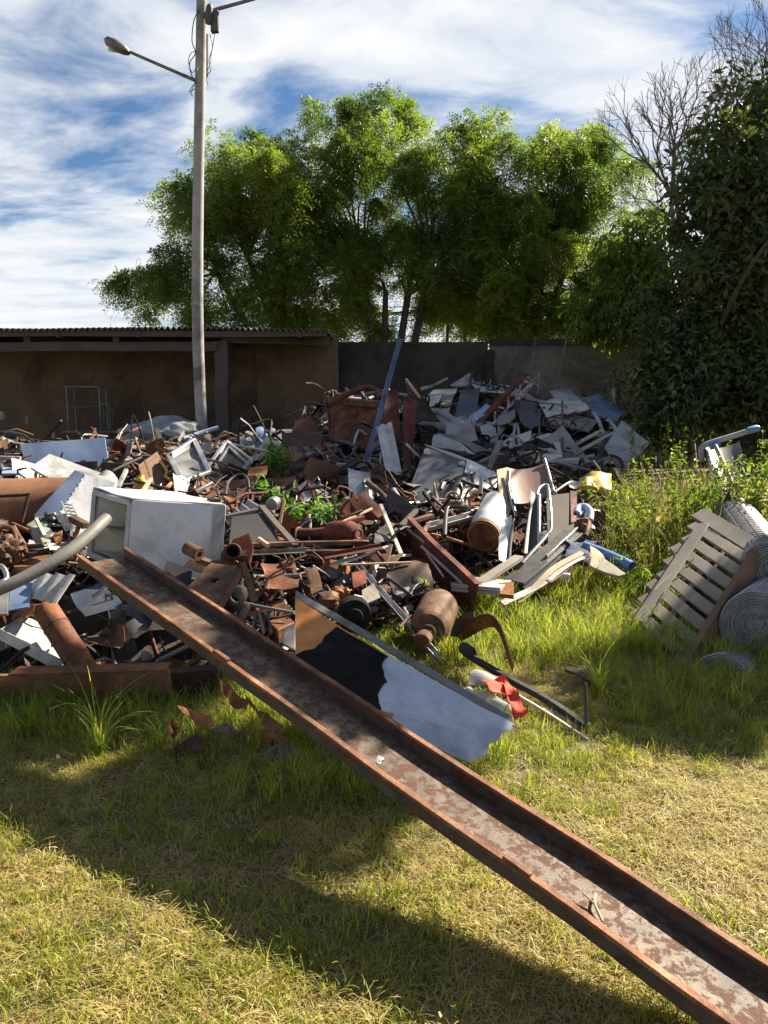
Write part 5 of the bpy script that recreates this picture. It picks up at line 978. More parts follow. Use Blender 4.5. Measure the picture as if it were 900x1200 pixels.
# ------------------------------------------------------------------ back of the heap, in the trees' shade
T = [('white_board', 'white board end topmost on the heap before the wall', 'board', 'white_fade', [(528, 452, 12.8), (550, 438, 13.2), (556, 446, 13.0), (546, 452, 12.6)], .02),
     ('long_white_sheet', 'long white sheet lying along the crest of the heap', 'sheet', 'white_fade', [(548, 446, 12.9), (600, 452, 12.8), (628, 468, 12.3), (560, 458, 12.3)], .012),
     ('crest_sheet', 'thin white curved sheet edge lying across the crest, right of the red truss', 'sheet', 'white_dirty', [(616, 468, 12.3), (660, 474, 12.0), (700, 486, 11.6), (640, 478, 11.7)], .015),
     ('navy_board', 'dark navy board standing tilted below the crest', 'board', 'navy', [(540, 458, 12.0), (563, 454, 12.1), (556, 494, 11.0), (532, 492, 11.0)], .02),
     ('bluish_sheet', 'bluish white panel lying flat left of the red truss', 'panel', 'pale_blue', [(548, 490, 11.0), (570, 473, 11.6), (578, 480, 11.3), (560, 502, 10.6)], .02),
     ('white_shell', 'white moulded appliance shell right of the red truss foot', 'shell', 'white_fade', [(562, 500, 10.5), (580, 494, 10.8), (584, 520, 9.9), (572, 526, 9.8)], .02),
     ('slatted_board', 'grey slatted panel standing on edge beside the white shell', 'panel', 'mid_grey', [(582, 496, 10.7), (603, 479, 11.3), (604, 490, 11.0), (584, 512, 10.2)], .03),
     ('grey_flat', 'long grey weathered sheet sloping to the washing machine', 'sheet', 'steel_dull', [(512, 506, 9.6), (540, 512, 9.5), (578, 530, 9.0), (556, 530, 8.8)], .012),
     ('white_flat', 'white triangular panel below the long grey sheet', 'panel', 'white_fade', [(508, 508, 9.3), (514, 507, 9.3), (556, 530, 8.6), (506, 524, 8.7)], .012),
     ('brown_plate', 'brown plate lying right of the washing machine top', 'plate', 'rust_dark', [(548, 536, 8.8), (594, 528, 9.0), (598, 546, 8.5), (566, 548, 8.4)], .03),
     ('grey_slab', 'broad slate-grey slab sloping at the right of the crest', 'slab', 'blue_fade', [(700, 462, 12.2), (734, 482, 11.6), (722, 494, 11.0), (672, 480, 11.4)], .03),
     ('grey_board', 'grey lid lying on the crest in front of the slate slab', 'lid', 'mid_grey', [(672, 468, 12.0), (700, 464, 12.1), (696, 478, 11.5), (668, 480, 11.4)], .02),
     ('control_board', 'white cut-out control panel on the crest, black holes in it', 'control panel', 'white_fade', [(644, 460, 12.4), (668, 458, 12.5), (680, 470, 12.0), (656, 474, 11.8)], .02),
     ('wood_sheet', 'faded wooden board under the white curved sheet', 'board', 'wood_grey', [(650, 482, 11.4), (700, 494, 11.0), (690, 506, 10.4), (640, 496, 10.7)], .02),
     ('blue_slope', 'dark blue sheet sloping below the white curved sheet', 'sheet', 'navy', [(602, 468, 11.9), (628, 474, 11.7), (636, 512, 10.4), (618, 520, 10.0)], .012),
     ('pale_box', 'pale blue box front deep under the crest', 'box', 'blue_fade', [(612, 520, 9.9), (636, 522, 9.8), (634, 540, 9.3), (613, 538, 9.4)], .04),
     ('dark_box', 'dark box front right of the pale blue box', 'box', 'dark_grey', [(638, 522, 9.8), (656, 520, 9.8), (654, 538, 9.3), (637, 540, 9.3)], .04),
     ('loose_shelf', 'thin pale shelf lying above the dark box', 'shelf', 'light_grey', [(634, 516, 9.9), (664, 514, 9.9), (666, 520, 9.7), (636, 522, 9.7)], .02),
     ('white_door', 'large white door panel leaning at the right end of the heap', 'door', 'white_fade', [(728, 494, 10.6), (760, 520, 10.0), (728, 556, 9.0), (708, 526, 9.6)], .03),
     ('black_flap', 'black sheet hanging left of the large white door', 'sheet', 'black_plastic', [(716, 500, 10.4), (730, 496, 10.5), (712, 540, 9.4), (692, 548, 9.2)], .01),
     ('gutter_sheet', 'brown curved gutter piece left of the navy board', 'gutter', 'wood_grey', [(488, 496, 10.2), (520, 484, 10.6), (540, 512, 9.8), (510, 500, 9.8)], .01),
     ('grey_tile', 'grey broken sheet left on the crest beside the brown bent sheet', 'sheet', 'mid_grey', [(508, 458, 12.2), (536, 456, 12.3), (528, 472, 11.7), (500, 466, 11.8)], .01),
     ('pale_scrap', 'pale crumpled scrap catching light below the crest', 'scrap', 'white_dirty', [(500, 466, 11.8), (518, 464, 11.8), (514, 474, 11.5), (502, 476, 11.4)], .01),
     ('white_flake', 'small white folded carton near the crest centre', 'carton', 'white_enamel', [(534, 490, 10.9), (552, 494, 10.8), (546, 500, 10.5), (538, 498, 10.6)], .01),
     ('tilted_plate', 'grey tilted plate between navy board and brown sheet', 'plate', 'light_grey', [(516, 480, 11.0), (528, 476, 11.2), (524, 492, 10.7), (514, 490, 10.7)], .01)]
for nm, lab, cat_, m, c, th in T: SHT(nm, lab, cat_, m, c, th, .04, freq=2.5)
for nm, lab, cat_, m, pts, r in [
    ('white_pipe', 'thin white pipe lying along the left of the crest', 'pipe', 'white_fade', [(494, 456, 12.5), (508, 452, 12.6), (524, 444, 12.8)], .03),
    ('bent_pole', 'white bent pole with a rounded head standing at the right of the crest', 'pole', 'white_fade', [(721, 480, 11.8), (720, 462, 12.2), (718, 448, 12.4)], .035),
    ('curved_pipe', 'grey curved gutter pipe below the navy board', 'pipe', 'light_grey', [(492, 488, 10.4), (510, 482, 10.6), (530, 492, 10.3), (544, 510, 9.8)], .05),
    ('black_cable', 'black cable looped along the long white sheet', 'cable', 'black_plastic', [(553, 436, 12.9), (552, 448, 12.7), (566, 452, 12.6), (575, 444, 12.7), (572, 458, 12.4), (586, 454, 12.5), (582, 462, 12.3)], .02),
    ('wheel_hoop', 'dark wheel hoop leaning on the foot of the white door', 'hoop', 'black_rubber', [(708, 556, 8.8), (706, 540, 9.2), (716, 534, 9.3), (728, 540, 9.2), (730, 554, 8.9)], .02),
    ('thin_rod', 'thin upright dark rod standing in front of the pale boxes', 'rod', 'dark_grey', [(660, 552, 8.8), (659, 500, 9.6), (659, 470, 10.2)], .014),
    ('thin_rod', 'thin dark rod standing left of the wire rack', 'rod', 'dark_grey', [(632, 522, 9.4), (632, 490, 10), (632, 480, 10.2)], .014),
    ('white_bar', 'pale bar slanting up left of the pale blue box', 'bar', 'light_grey', [(588, 526, 9.7), (602, 508, 10.1)], .022),
    ('white_bar', 'pair of pale upright bars beside the pale blue box', 'bar', 'light_grey', [(601, 546, 9.0), (603, 502, 9.9), (607, 502, 9.9), (610, 540, 9.1)], .018),
    ('white_bar', 'thin pale bar lying slanted under the dark blue sheet', 'bar', 'white_fade', [(611, 520, 9.7), (628, 510, 9.9)], .02)]:
    TUB(nm, lab, cat_, m, pts, r)
BAR('wooden_post', 'grey wooden post leaning up right of the brown plate', 'post', 'wood_grey', (572, 552, 8.3), (586, 518, 9.0), .06, .05)
# red truss
ta, tb = P(546, 512, 10.4), P(616, 438, 12.6)
tt = unit(tb-ta); tn = np.array([.10, 0, -.16]); zig = []
for k in range(9):
    s = k/9*np.linalg.norm(tb-ta); zig.append(prof(ta+tt*s+(tn if k % 2 else 0), ta+tt*(s+np.linalg.norm(tb-ta)/9)+(0 if k % 2 else tn), rect(.03, .03)))
thing('red_truss', 'red and white chipped lattice bar slanting up across the crest of the heap', 'truss', [('upper_chord', prof(ta, tb, rect(.09, .05), seg=6, warp=.01), 'rust_red', {'bev': .004}), ('lower_chord', prof(ta+tn, tb+tn, rect(.06, .05), seg=6, warp=.01), 'red_white', {'bev': .004}), ('lattice', catg(*zig), 'red_white')])
def tubeframe(name, label, lines, m, r=.022, cat_='frame'):
    thing(name, label, cat_, [('bar', tube([pt(q) for q in ln], r, 8, res=3), m) for ln in lines])
tubeframe('table_frame', 'white tubular table frame lying upturned on the right of the heap', [[(660, 512, 10.2), (668, 528, 9.8), (680, 536, 9.6), (696, 534, 9.6)], [(668, 524, 9.9), (706, 504, 10.3)], [(696, 484, 10.8), (702, 494, 10.5), (707, 508, 10.2)], [(676, 530, 9.7), (722, 506, 10.2)], [(714, 492, 10.5), (722, 504, 10.2), (727, 514, 10.0)]], 'white_fade', .026)
tubeframe('wire_rack', 'small black wire rack hanging under the white curved sheet', [[(636, 498, 10.4), (646, 516, 9.9)], [(643, 494, 10.5), (655, 512, 10.0)], [(650, 492, 10.5), (662, 508, 10.0)], [(636, 498, 10.4), (650, 492, 10.5)], [(640, 505, 10.2), (655, 499, 10.3)], [(645, 514, 9.95), (661, 507, 10.0)]], 'black_plastic', .012, 'rack')
tubeframe('wire_stand', 'thin white wire stand poking above the crest behind the truss', [[(610, 462, 12.6), (632, 438, 13)], [(632, 436, 13), (630, 462, 12.6)], [(616, 440, 13), (634, 456, 12.7)]], 'light_grey', .012, 'stand')
tubeframe('steel_bracket', 'pale blue folding steel leg propped before the lamp pole', [[(215, 514, 10.8), (236, 507, 11), (256, 501, 11.1)], [(222, 512, 10.9), (228, 524, 10.6)]], 'pale_blue', .03, 'folding leg')
tubeframe('wire_cage', 'black cage frame of thin bars lying along the top of the long white sheet', [[(556, 444, 12.8), (600, 456, 12.5)], [(560, 440, 12.9), (566, 452, 12.5)], [(576, 446, 12.8), (580, 458, 12.4)], [(590, 450, 12.7), (594, 460, 12.4)]], 'black_plastic', .014, 'cage')
TUB('cream_lath', 'cream bent lath catching sunlight on the heap crest', 'lath', 'cream', [(638, 486, 11.2), (650, 488, 11.1), (662, 490, 11.0)], .03)
# twigs of the wall
for lab, pts in (('dry bare stem growing up the wall behind the red truss', [(612, 452, 14), (622, 430, 14.1), (628, 396, 14.2)]), ('dry bare stem growing up the wall right of the wire stand', [(654, 456, 14), (657, 430, 14.1), (664, 396, 14.2)])):
    TUB('dry_twig', lab, 'dry stem', 'bark_pale', pts, .012)

# ------------------------------------------------------------------ shed contents
def table(name, label, cat_, cx, y, wpx, d, topm, legm, hpx, r=.018, thk=.025, depth=.45):
    a = P(cx-wpx/2, y, d); b = P(cx+wpx/2, y, d); dz = hpx/FPX*d; dep = np.array([0, depth, 0])
    parts = [('top', box(a, b-a, dep, np.array([0, 0, thk])), topm, {'bev': .004})]
    for q in (a+[.03, .03, 0], b+[-.03, .03, 0], a+dep+[.03, -.03, 0], b+dep+[-.03, -.03, 0]): parts.append(('leg', tube([q, q-np.array([0, 0, dz])], r, 8, False), legm))
    parts.append(('stretcher', catg(tube([a+[.03, .03, -dz*.45], b+[-.03, .03, -dz*.45]], r*.8, 8, False), tube([a+dep+[.03, -.03, -dz*.45], b+dep+[-.03, -.03, -dz*.45]], r*.8, 8, False)), legm))
    thing(name, label, cat_, parts)
table('high_stand', 'tall dark steel stand on top of the desk inside the shed', 'stand', 96, 454, 42, 15.2, 'mid_grey', 'steel_dull', 50)
table('work_desk', 'dark desk at the back of the shed under the tall stand', 'desk', 118, 507, 92, 15.0, 'mid_grey', 'dark_grey', 40, depth=.8)
table('low_stool', 'small dark stool beside the tall stand inside the shed', 'stool', 122, 474, 14, 15.6, 'mid_grey', 'steel_dull', 34, depth=.25)
tubeframe('white_stool', 'white stool frame with rungs under the end of the desk', [[(136, 512, 13.2), (134, 536, 13)], [(149, 512, 13.2), (150, 536, 13)], [(140, 512, 13.4), (141, 534, 13.2)], [(136, 520, 13.1), (150, 520, 13.1)], [(135, 527, 13.0), (150, 527, 13.0)], [(136, 513, 13.2), (150, 513, 13.2)]], 'light_grey', .018, 'stool')
tubeframe('bent_chair', 'black bent chair frame standing before the grey tarpaulin', [[(150, 530, 12.4), (168, 530, 12.4), (167, 512, 12.5)]], 'black_plastic', .018, 'chair frame')
tp = P(185, 520, 12.8)
one('tarpaulin', 'grey tarpaulin draped over goods in front of the shed wall', 'tarpaulin', blob(tp+np.array([0, .3, .02]), (.72, .5, .42), .22, 1.6, 4, 5), 'tarp', sharp=25)
chair2 = [P(-20, 508, 12.2), P(8, 507, 12.2), P(30, 512, 12), P(36, 530, 11.8), P(34, 548, 11.5)]
thing('office_chair', 'dark armchair with a pale curved rim at the left inside the shed', 'armchair', [('rim', tube(chair2, .03, 8), 'dark_grey'), ('back', sheet([P(-20, 512, 12.3), P(24, 514, 12.2), P(30, 548, 11.8), P(-20, 548, 11.8)], 6, 6, .06, .02), 'black_plastic')])
for lab, px, py, r, m in (('pale round cap on the shelf at the far left of the shed', 2, 486, .06, 'light_grey'), ('small pale bottle top in the dark of the shed', 32, 492, .035, 'light_grey'), ('small white knob above the pale blue panel', 63, 508, .03, 'white_fade')):
    one('jar', lab, 'jar', lathe(P(px, py+6, 14), P(px, py-4, 14), [(0, r*.8), (.1, r), (.7, r), (.8, r*.6), (1, r*.6)], 12), m)

# ------------------------------------------------------------------ right: pallet, mesh rolls, upturned seat
p00 = P(737, 722, 4.95); p01 = P(822, 598, 5.75); p11 = P(893, 640, 5.05); p10 = P(803, 786, 4.15)   # left foot, left top, right top, right foot
pu = p11-p01; pl = p10-p11; pn = unit(np.cross(pu, pl)); pn = pn if pn[1] < 0 else -pn
def pq(a, b): return (p01*(1-a)+p11*a)*(1-b)+(p00*(1-a)+p10*a)*b
slats = []
for k, (b0, b1) in enumerate([(0.0, .095)]+[(.13+.113*i, .13+.113*i+.062) for i in range(8)]):
    wdt = np.linalg.norm(pq(.5, b1)-pq(.5, b0)); mb = (b0+b1)/2
    slats.append(('slat', prof(pq(-.01+.03*(k % 3), mb)+pn*.012, pq(.945, mb)+pn*.012, rect(.022, wdt), unit(pq(.5, b0)-pq(.5, b1)), 8, .008, k), 'wood_grey', {'bev': .003}))
str_ = [('stringer', prof(pq(a, -.005)-pn*.045+pn*off, pq(a, 1.01)-pn*.045+pn*off, rect(.045, hh), pn, 6, .004, 7+i), m, {'bev': .004}) for i, (a, m, off, hh) in enumerate([(.06, 'wood_grey', 0, .09), (.5, 'wood_grey', 0, .09), (.978, 'wood_brown', .012, .15)])]
face = [('side_board', prof(pq(.20, .12)+pn*.034, pq(.22, 1.0)+pn*.034, rect(.085, .02), pn, 8, .004, 9), 'wood_grey', {'bev': .003})]
backs = [('back_board', prof(pq(-.005, b)-pn*.10, pq(.97, b)-pn*.10, rect(.02, .09), unit(pq(.5, 0)-pq(.5, 1)), 4, .006, 20+i), 'wood_grey', {'bev': .003}) for i, b in enumerate((.05, .5, .94))]
thing('pallet', 'weathered grey wooden pallet leaning on edge against the wire mesh rolls', 'pallet', slats+str_+face+backs)
def meshroll(name, label, a, b, R_, rin, turns=9):
    a = np.asarray(a, float); b = np.asarray(b, float); t, N, B = frames([a, b])[0]; Ln = np.linalg.norm(b-a); parts = []
    sp_ = []
    for k in range(turns*28+1):
        an = 2*math.pi*k/28; r = rin+(R_-rin)*k/(turns*28)+.004*nz((k*.2, 3, a[0]), 1); sp_.append((math.cos(an)*N+math.sin(an)*B)*r)
    # wound layers: a spiral sheet of rings along the roll, plus lengthwise wires on the outer turns
    rings = [tube([a+t*(Ln*s)+q*(1+.02*math.sin(s*40)) for q in sp_], .0032, 4, False) for s in (0.0, .012)]
    outer = [tube([a+t*(Ln*s)+q*1.005 for q in sp_[-60:]], .003, 4, False) for s in np.linspace(.03, 1, int(Ln/.05))]
    longw = []
    for q in sp_[-58::2]: longw.append(tube([a+q*1.006, a+t*Ln+q*1.006], .003, 4, False))
    parts.append(('wire_coil', catg(*rings), 'wire_grey')); parts.append(('wire_mesh', catg(*(outer+longw)), 'wire_grey'))
    parts.append(('inner_layers', lathe(a+t*.012, b, [(0, rin), (0.0, R_*.975), (1, R_*.975), (1, rin), (.5, rin)], 40), 'wire_dark'))
    thing(name, label, 'wire roll', parts, 'rolls of wire mesh')
t = NT('wire_dark'); v = t.coords(); a = t.noise(v, 60, 4, .7); t.bsdf(t.ramp(a, [(.35, (.09, .09, .09)), (.7, (.34, .34, .345))]), .6, .5, a, .8, .01)
meshroll('mesh_roll', 'upper roll of wire mesh lying behind the top of the pallet', P(902, 668, 4.95), P(858, 606, 6.4), .19, .05, 8)
meshroll('mesh_roll', 'middle roll of wire mesh with its round end facing the viewer beside the pallet', P(886, 734, 4.35), P(930, 690, 5.6), .205, .065, 11)
meshroll('mesh_roll', 'lowest roll of wire mesh half hidden in the grass at the foot of the pallet', P(846, 800, 4.05), P(905, 770, 5.0), .16, .06, 8)
sc = [P(822, 530, 7.4), P(872, 508, 7.4), P(884, 562, 6.9), P(836, 586, 6.7)]
thing('plastic_bench', 'upturned grey plastic bench seat with blue end caps among the weeds at right', 'seat', [('shell', sheet([P(826, 522, 7.45), P(866, 518, 7.5), P(880, 566, 6.95), P(838, 584, 6.8)], 12, 12, .012, .01, 3, curl=.06), 'mid_grey'), ('rail', tube([P(822, 540, 7.35), P(822, 526, 7.4), P(830, 520, 7.4), P(862, 510, 7.4), P(886, 502, 7.4)], .028, 10), 'white_fade'), ('leg_bar', tube([P(838, 522, 7.35), P(850, 548, 7.1), P(860, 572, 6.9)], .022, 10), 'light_grey'), ('end_cap', lathe(P(876, 505, 7.4), P(890, 501, 7.4), [(0, .035), (.8, .035), (1, .02)], 12), 'blue'), ('end_cap', lathe(P(832, 524, 7.38), P(842, 519, 7.38), [(0, .034), (1, .034)], 12), 'blue')])
SHT('broken_board', 'broken pale board lying on the weeds at the right edge', 'board', 'wood_pale', [(884, 578, 6.6), (915, 572, 6.7), (915, 586, 6.3), (886, 588, 6.3)], .02, .02)

# larger crushed sheets that give the heap its masses
SHT('crushed_sheet', 'broad crushed rusty sheet lying in the middle of the heap behind the gas bottle', 'metal sheet', 'rust', [(300, 566, 7.6), (346, 556, 7.8), (356, 590, 7.0), (308, 604, 6.7)], .006, 0.09, freq=3.2, nx=16, ny=14, edge=.02)
SHT('crushed_sheet', 'crumpled dark brown sheet between the steel box and the gas bottle', 'metal sheet', 'rust_dark', [(396, 598, 6.9), (440, 590, 7.0), (446, 618, 6.2), (402, 622, 6.2)], .006, 0.09, freq=3.2, nx=16, ny=14, edge=.02)
SHT('crushed_sheet', 'curled orange rusted sheet beneath the level pole, right of the holed bracket', 'metal sheet', 'rust', [(306, 660, 4.75), (346, 656, 4.85), (350, 684, 4.55), (312, 690, 4.5)], .006, 0.07, freq=3.2, nx=16, ny=14, edge=.02)
SHT('crushed_sheet', 'wide dark sheet sagging behind the long black handle bar', 'metal sheet', 'rust_dark', [(452, 668, 5.0), (500, 662, 5.2), (508, 690, 4.8), (462, 698, 4.7)], .006, 0.07, freq=3.2, nx=16, ny=14, edge=.02)
SHT('crushed_sheet', 'bent rusty panel standing behind the white cabinet and under the brown drawer', 'metal sheet', 'rust', [(140, 584, 6.6), (176, 572, 6.8), (186, 600, 6.3), (148, 604, 6.2)], .006, 0.07, freq=3.2, nx=16, ny=14, edge=.02)
SHT('crushed_sheet', 'rust-red buckled plate lying left of the corrugated white strip', 'metal sheet', 'rust_red', [(396, 556, 8.2), (438, 546, 8.4), (440, 580, 7.6), (400, 588, 7.4)], .006, 0.08, freq=3.2, nx=16, ny=14, edge=.02)
SHT('crushed_sheet', 'big dented white panel thrown on the slope above the school chairs', 'metal sheet', 'white_dirty', [(604, 520, 9.4), (652, 508, 9.7), (660, 536, 8.9), (612, 548, 8.6)], .006, 0.07, freq=3.2, nx=16, ny=14, edge=.02)
SHT('crushed_sheet', 'large white bent panel on the crest between the truss and the slate slab', 'metal sheet', 'white_dirty', [(630, 470, 11.6), (676, 466, 11.8), (690, 482, 11.2), (640, 490, 10.9)], .006, 0.08, freq=3.2, nx=16, ny=14, edge=.02)
SHT('crushed_sheet', 'crumpled light grey casing below the dark navy board', 'metal sheet', 'light_grey', [(520, 498, 10.0), (552, 494, 10.1), (560, 514, 9.5), (526, 520, 9.3)], .006, 0.09, freq=3.2, nx=16, ny=14, edge=.02)
# ------------------------------------------------------------------ uncountable small scrap between the big pieces
rs = np.random.default_rng(21)
SM = ['rust', 'rust_dark', 'dark_grey', 'white_dirty', 'wood_brown', 'light_grey', 'steel_dull', 'black_plastic', 'rust_red', 'wood_grey', 'rust_orange']
V = []; F = []; MI = []; nv = 0
def addg(g, m):
    global nv
    v, f = g; V.append(np.asarray(v)); F.extend([tuple(i+nv for i in q) for q in f]); MI.extend([m]*len(f)); nv += len(v)
cnt = 0
while cnt < 2900:
    py = 445+rs.random()**.8*385; px = -40+rs.random()*790; d = D(py)+rs.normal()*.15
    q = P(px, py, d); x, y = q[0], q[1]
    if not inside(x, y) or edged(x, y) < .06: continue
    if px < 290 and 685 < py < 805 and rs.random() < .9: continue
    s = S(x, y); z = s*.86-.03+rs.random()*.10
    o = np.array([x, y, z]); sc_ = (.5+.09*d+.25*rs.random())*(1.4 if rs.random() < .45 else .9)
    back = y > 8.3 and x > -2
    wts = np.array([.8, 2.4, 2.6, 1.2, .5, 1.4, 1.2, 3.4, .3, .9, .05]) if back else np.array([2.2, 4.2, 1.6, .3, .9, .3, .8, 2.6, .9, .5, .8])
    m = int(rs.choice(11, p=wts/wts.sum())); k = rs.random(); dr = unit(np.array([rs.normal(), rs.normal(), rs.normal()*.35])); cnt += 1
    if k < .46:
        L_ = (.10+.28*rs.random())*sc_; r = (.004+.008*rs.random())*sc_; addg(tube([o-dr*L_*.6, o-dr*L_*.2+rs.normal(size=3)*.06*sc_, o+dr*L_*.2+rs.normal(size=3)*.06*sc_, o+dr*L_*.6+rs.normal(size=3)*.04*sc_], r*.85, 5, True, 3), m)
    elif k < .62:
        L_ = (.08+.24*rs.random())*sc_; addg(prof(o-dr*L_/2, o+dr*L_/2, lsec(.03*sc_, .03*sc_, .005*sc_) if rs.random() < .5 else rect(.03*sc_*(.5+rs.random()), .008*sc_), unit(rs.normal(size=3))), m)
    elif k < .86:
        a = (.04+.10*rs.random())*sc_; b = a*(.4+.6*rs.random()); u_ = dr; w2 = unit(np.cross(u_, rs.normal(size=3)*.6+np.array([0, -.3, 1]))); 
        c4 = [o-u_*a-w2*b, o+u_*a-w2*b*(.5+.6*rs.random()), o+u_*a*(.6+.5*rs.random())+w2*b, o-u_*a*(.7+.4*rs.random())+w2*b]
        addg(sheet(c4, 4, 3, .004*sc_, .05*sc_, cnt*.31, 7), m)
    elif k < .93:
        R_ = (.03+.05*rs.random())*sc_; addg(ring(o, rs.normal(size=3), R_, .006*sc_, 10, 5, .5+.5*rs.random()), m)
    else: addg(blob(o, (.03*sc_, .03*sc_, .025*sc_), .5, 2, cnt*.7, 2), m)
g = (np.concatenate(V), F); me = mk('scrap_rubble', g, SM, base=np.zeros(3), sharp=40); tag(me, 'jumble of small rusty, dark and pale scrap filling the heap between its large pieces', 'scrap', kind='stuff')
me.data.polygons.foreach_set('material_index', np.array(MI, dtype=np.int32)); me.data.update()

# ------------------------------------------------------------------ weeds
def plant(name, label, c, h, spread, n, ln, mat, rg, stems=9, cat='plant', group=None, wd=.21, droop=.3):
    c = np.asarray(c, float); e = bpy.data.objects.new(name, None); COL.objects.link(e); e.location = c; tag(e, label, cat, group)
    st = []; pts = []
    for k in range(stems):
        a = rg.random()*6.28; t_ = c+np.array([math.cos(a)*spread*rg.random()**.5, math.sin(a)*spread*rg.random()**.5, h*(.6+.5*rg.random())])
        path = [c+(t_-c)*[.25, .25, 0], c+(t_-c)*[.7, .7, .55], t_]; st.append(tube(path, [.006, .004, .002], 5, res=4)); sp = smooth_path(path, 6); pts += sp[2:]
    pts = np.array(pts); k = rg.integers(0, len(pts), n); o = pts[k]+rg.normal(size=(n, 3))*.02
    dr = norm(rg.normal(size=(n, 3))+np.array([0, 0, .25-droop])); sd = norm(np.cross(dr, np.array([0, 0, 1.])+rg.normal(size=(n, 3))*.3)); L_ = ln*(.5+.8*rg.random(n))[:, None]
    Q = np.concatenate([np.stack([o, o+dr*L_*.45+sd*L_*wd*sg+[0, 0, .006], o+dr*L_*.8+sd*L_*wd*.6*sg, o+dr*L_-[0, 0, .01]], 1) for sg in (-1, 1)])
    mkquads('leaves', Q, [mat], np.zeros(len(Q), int), e, c); mk('stems', catg(*st), mat, parent=e, base=c, sharp=80); return e
rw = np.random.default_rng(5)
def fern(name, label, c, n, ln, mat, rg, cat='plant'):
    c = np.asarray(c, float); e = bpy.data.objects.new(name, None); COL.objects.link(e); e.location = c; tag(e, label, cat); st = []; Q = []
    for k in range(n):
        a = rg.random()*6.28; L_ = ln*(.6+.6*rg.random()); d = np.array([math.cos(a), math.sin(a), .9+.6*rg.random()]); path = smooth_path([c, c+d*L_*.5, c+d*[1, 1, .55]*L_*1.0], 8); st.append(tube(path, [.004, .0015], 4, False))
        for i in range(3, len(path)-1):
            t_ = unit(path[i+1]-path[i-1]); s_ = unit(np.cross(t_, [0, 0, 1.])); w_ = L_*.28*(1-i/len(path))
            for sg in (-1, 1):
                p = path[i]; tip = p+s_*sg*w_+t_*w_*.4-np.array([0, 0, .15*w_]); Q.append([p, (p+tip)/2+t_*w_*.16, tip, (p+tip)/2-t_*w_*.16])
    mkquads('leaves', np.array(Q), [mat], np.zeros(len(Q), int), e, c); mk('stems', catg(*st), mat, parent=e, base=c, sharp=80)
plant('weed', 'bright green weed tuft growing on the heap between the bonnet and the rusty plates', P(322, 592, 6.9), .22, .16, 170, .075, 'leaf_fern', rw, 11)
plant('weed', 'taller dim weed standing behind the bright tuft before the orange plate', P(328, 560, 8.0), .34, .16, 220, .08, 'leaf_fern', rw, 9)
plant('weed', 'dark leafy weed spreading below the glass lantern', P(366, 614, 6.2), .16, .24, 230, .07, 'leaf_fern', rw, 12)
fern('fern', 'feathery green fern growing between the glass lantern and the steel box', P(394, 606, 6.6), 11, .24, 'leaf_fern', rw)
fern('fern', 'small ferny seedling beside the wine-red girder', P(498, 690, 4.85), 9, .10, 'leaf_weed', rw)
for k, (lab, px, py, d, h, sp_, n_, ln) in enumerate([
    ('leafy weed clump at the left of the sunny weed bank, above the grey shield', 752, 640, 6.3, .55, .45, 812, .05),
    ('leafy weed clump behind the top corner of the pallet', 800, 610, 6.3, .55, .45, 875, .05),
    ('brightest broad-leaved weed over the upper wire roll', 850, 585, 6.4, .38, .45, 875, .07),
    ('weed clump at the right edge below the broken pale board', 892, 606, 6.2, .30, .35, 625, .06),
    ('scraggly weed under the upturned plastic seat', 822, 575, 7.2, .5, .35, 562, .04),
    ('shaded weed in front of the large white door', 742, 580, 8.0, .55, .4, 525, .05),
    ('shaded weed between the yellow foam and the grey shield', 716, 605, 7.3, .42, .4, 525, .05),
    ('tall weed standing at the foot of the dark tree beside the white door', 772, 545, 9.0, .7, .5, 562, .06),
    ('weed on the shaded side of the bank left of the pallet', 752, 690, 5.5, .35, .4, 625, .04),
    ('weed behind the upturned plastic seat at the right edge', 895, 545, 8.2, .6, .5, 625, .06)]):
    c = P(px, py, d); c[2] = ground_z(c[0], c[1])+.02; top_ = P(px, py-40, d)[2]
    plant('weed', lab, c, max(h, min(1.3, top_-c[2])), sp_, n_, ln, 'leaf_weed', rw, 16, group='weeds on the right-hand bank')

# ------------------------------------------------------------------ grass: blades instanced on points (ground cover)
TC = {}
def tuft(n, ln, wd, lean, rad, rg, segs=4, flat=0.):
    V = []; F = []
    for _ in range(n):
        a = rg.random()*6.28; r = rad*math.sqrt(rg.random()); b = np.array([math.cos(a)*r, math.sin(a)*r, -.005]); a2 = rg.random()*6.28; d = np.array([math.cos(a2), math.sin(a2), 0.]); L_ = ln*(.45+.75*rg.random()); le = lean*(.4+rg.random())+flat*rg.random(); s = np.array([-d[1], d[0], 0.])
        s = unit(s+d*.4*rg.normal()); i0 = len(V); p = b.copy(); ang = .15*rg.random()+flat*.6
        for k in range(segs+1):
            w_ = wd*(1-(k/segs)**1.6)*.5+.0003; V += [p+s*w_, p-s*w_]; ang2 = min(1.9, ang+le*(k/segs)*1.6)
            p = p+(d*math.sin(ang2)+np.array([0, 0, math.cos(ang2)]))*L_/segs; p[2] = max(p[2], .002)
        for k in range(segs): q = i0+2*k; F.append((q, q+1, q+3, q+2))
    return np.array(V), F
def tmpl(cname, specs, rg):
    c = bpy.data.collections.new(cname)
    for i, (g, m) in enumerate(specs):
        me = bpy.data.meshes.new(f'{cname}_{i:02d}'); me.from_pydata(np.asarray(g[0]).tolist(), [], g[1]); me.materials.append(M[m]); me.shade_smooth()
        o = bpy.data.objects.new(f'{cname}_{i:02d}', me); c.objects.link(o)
    TC[cname] = c
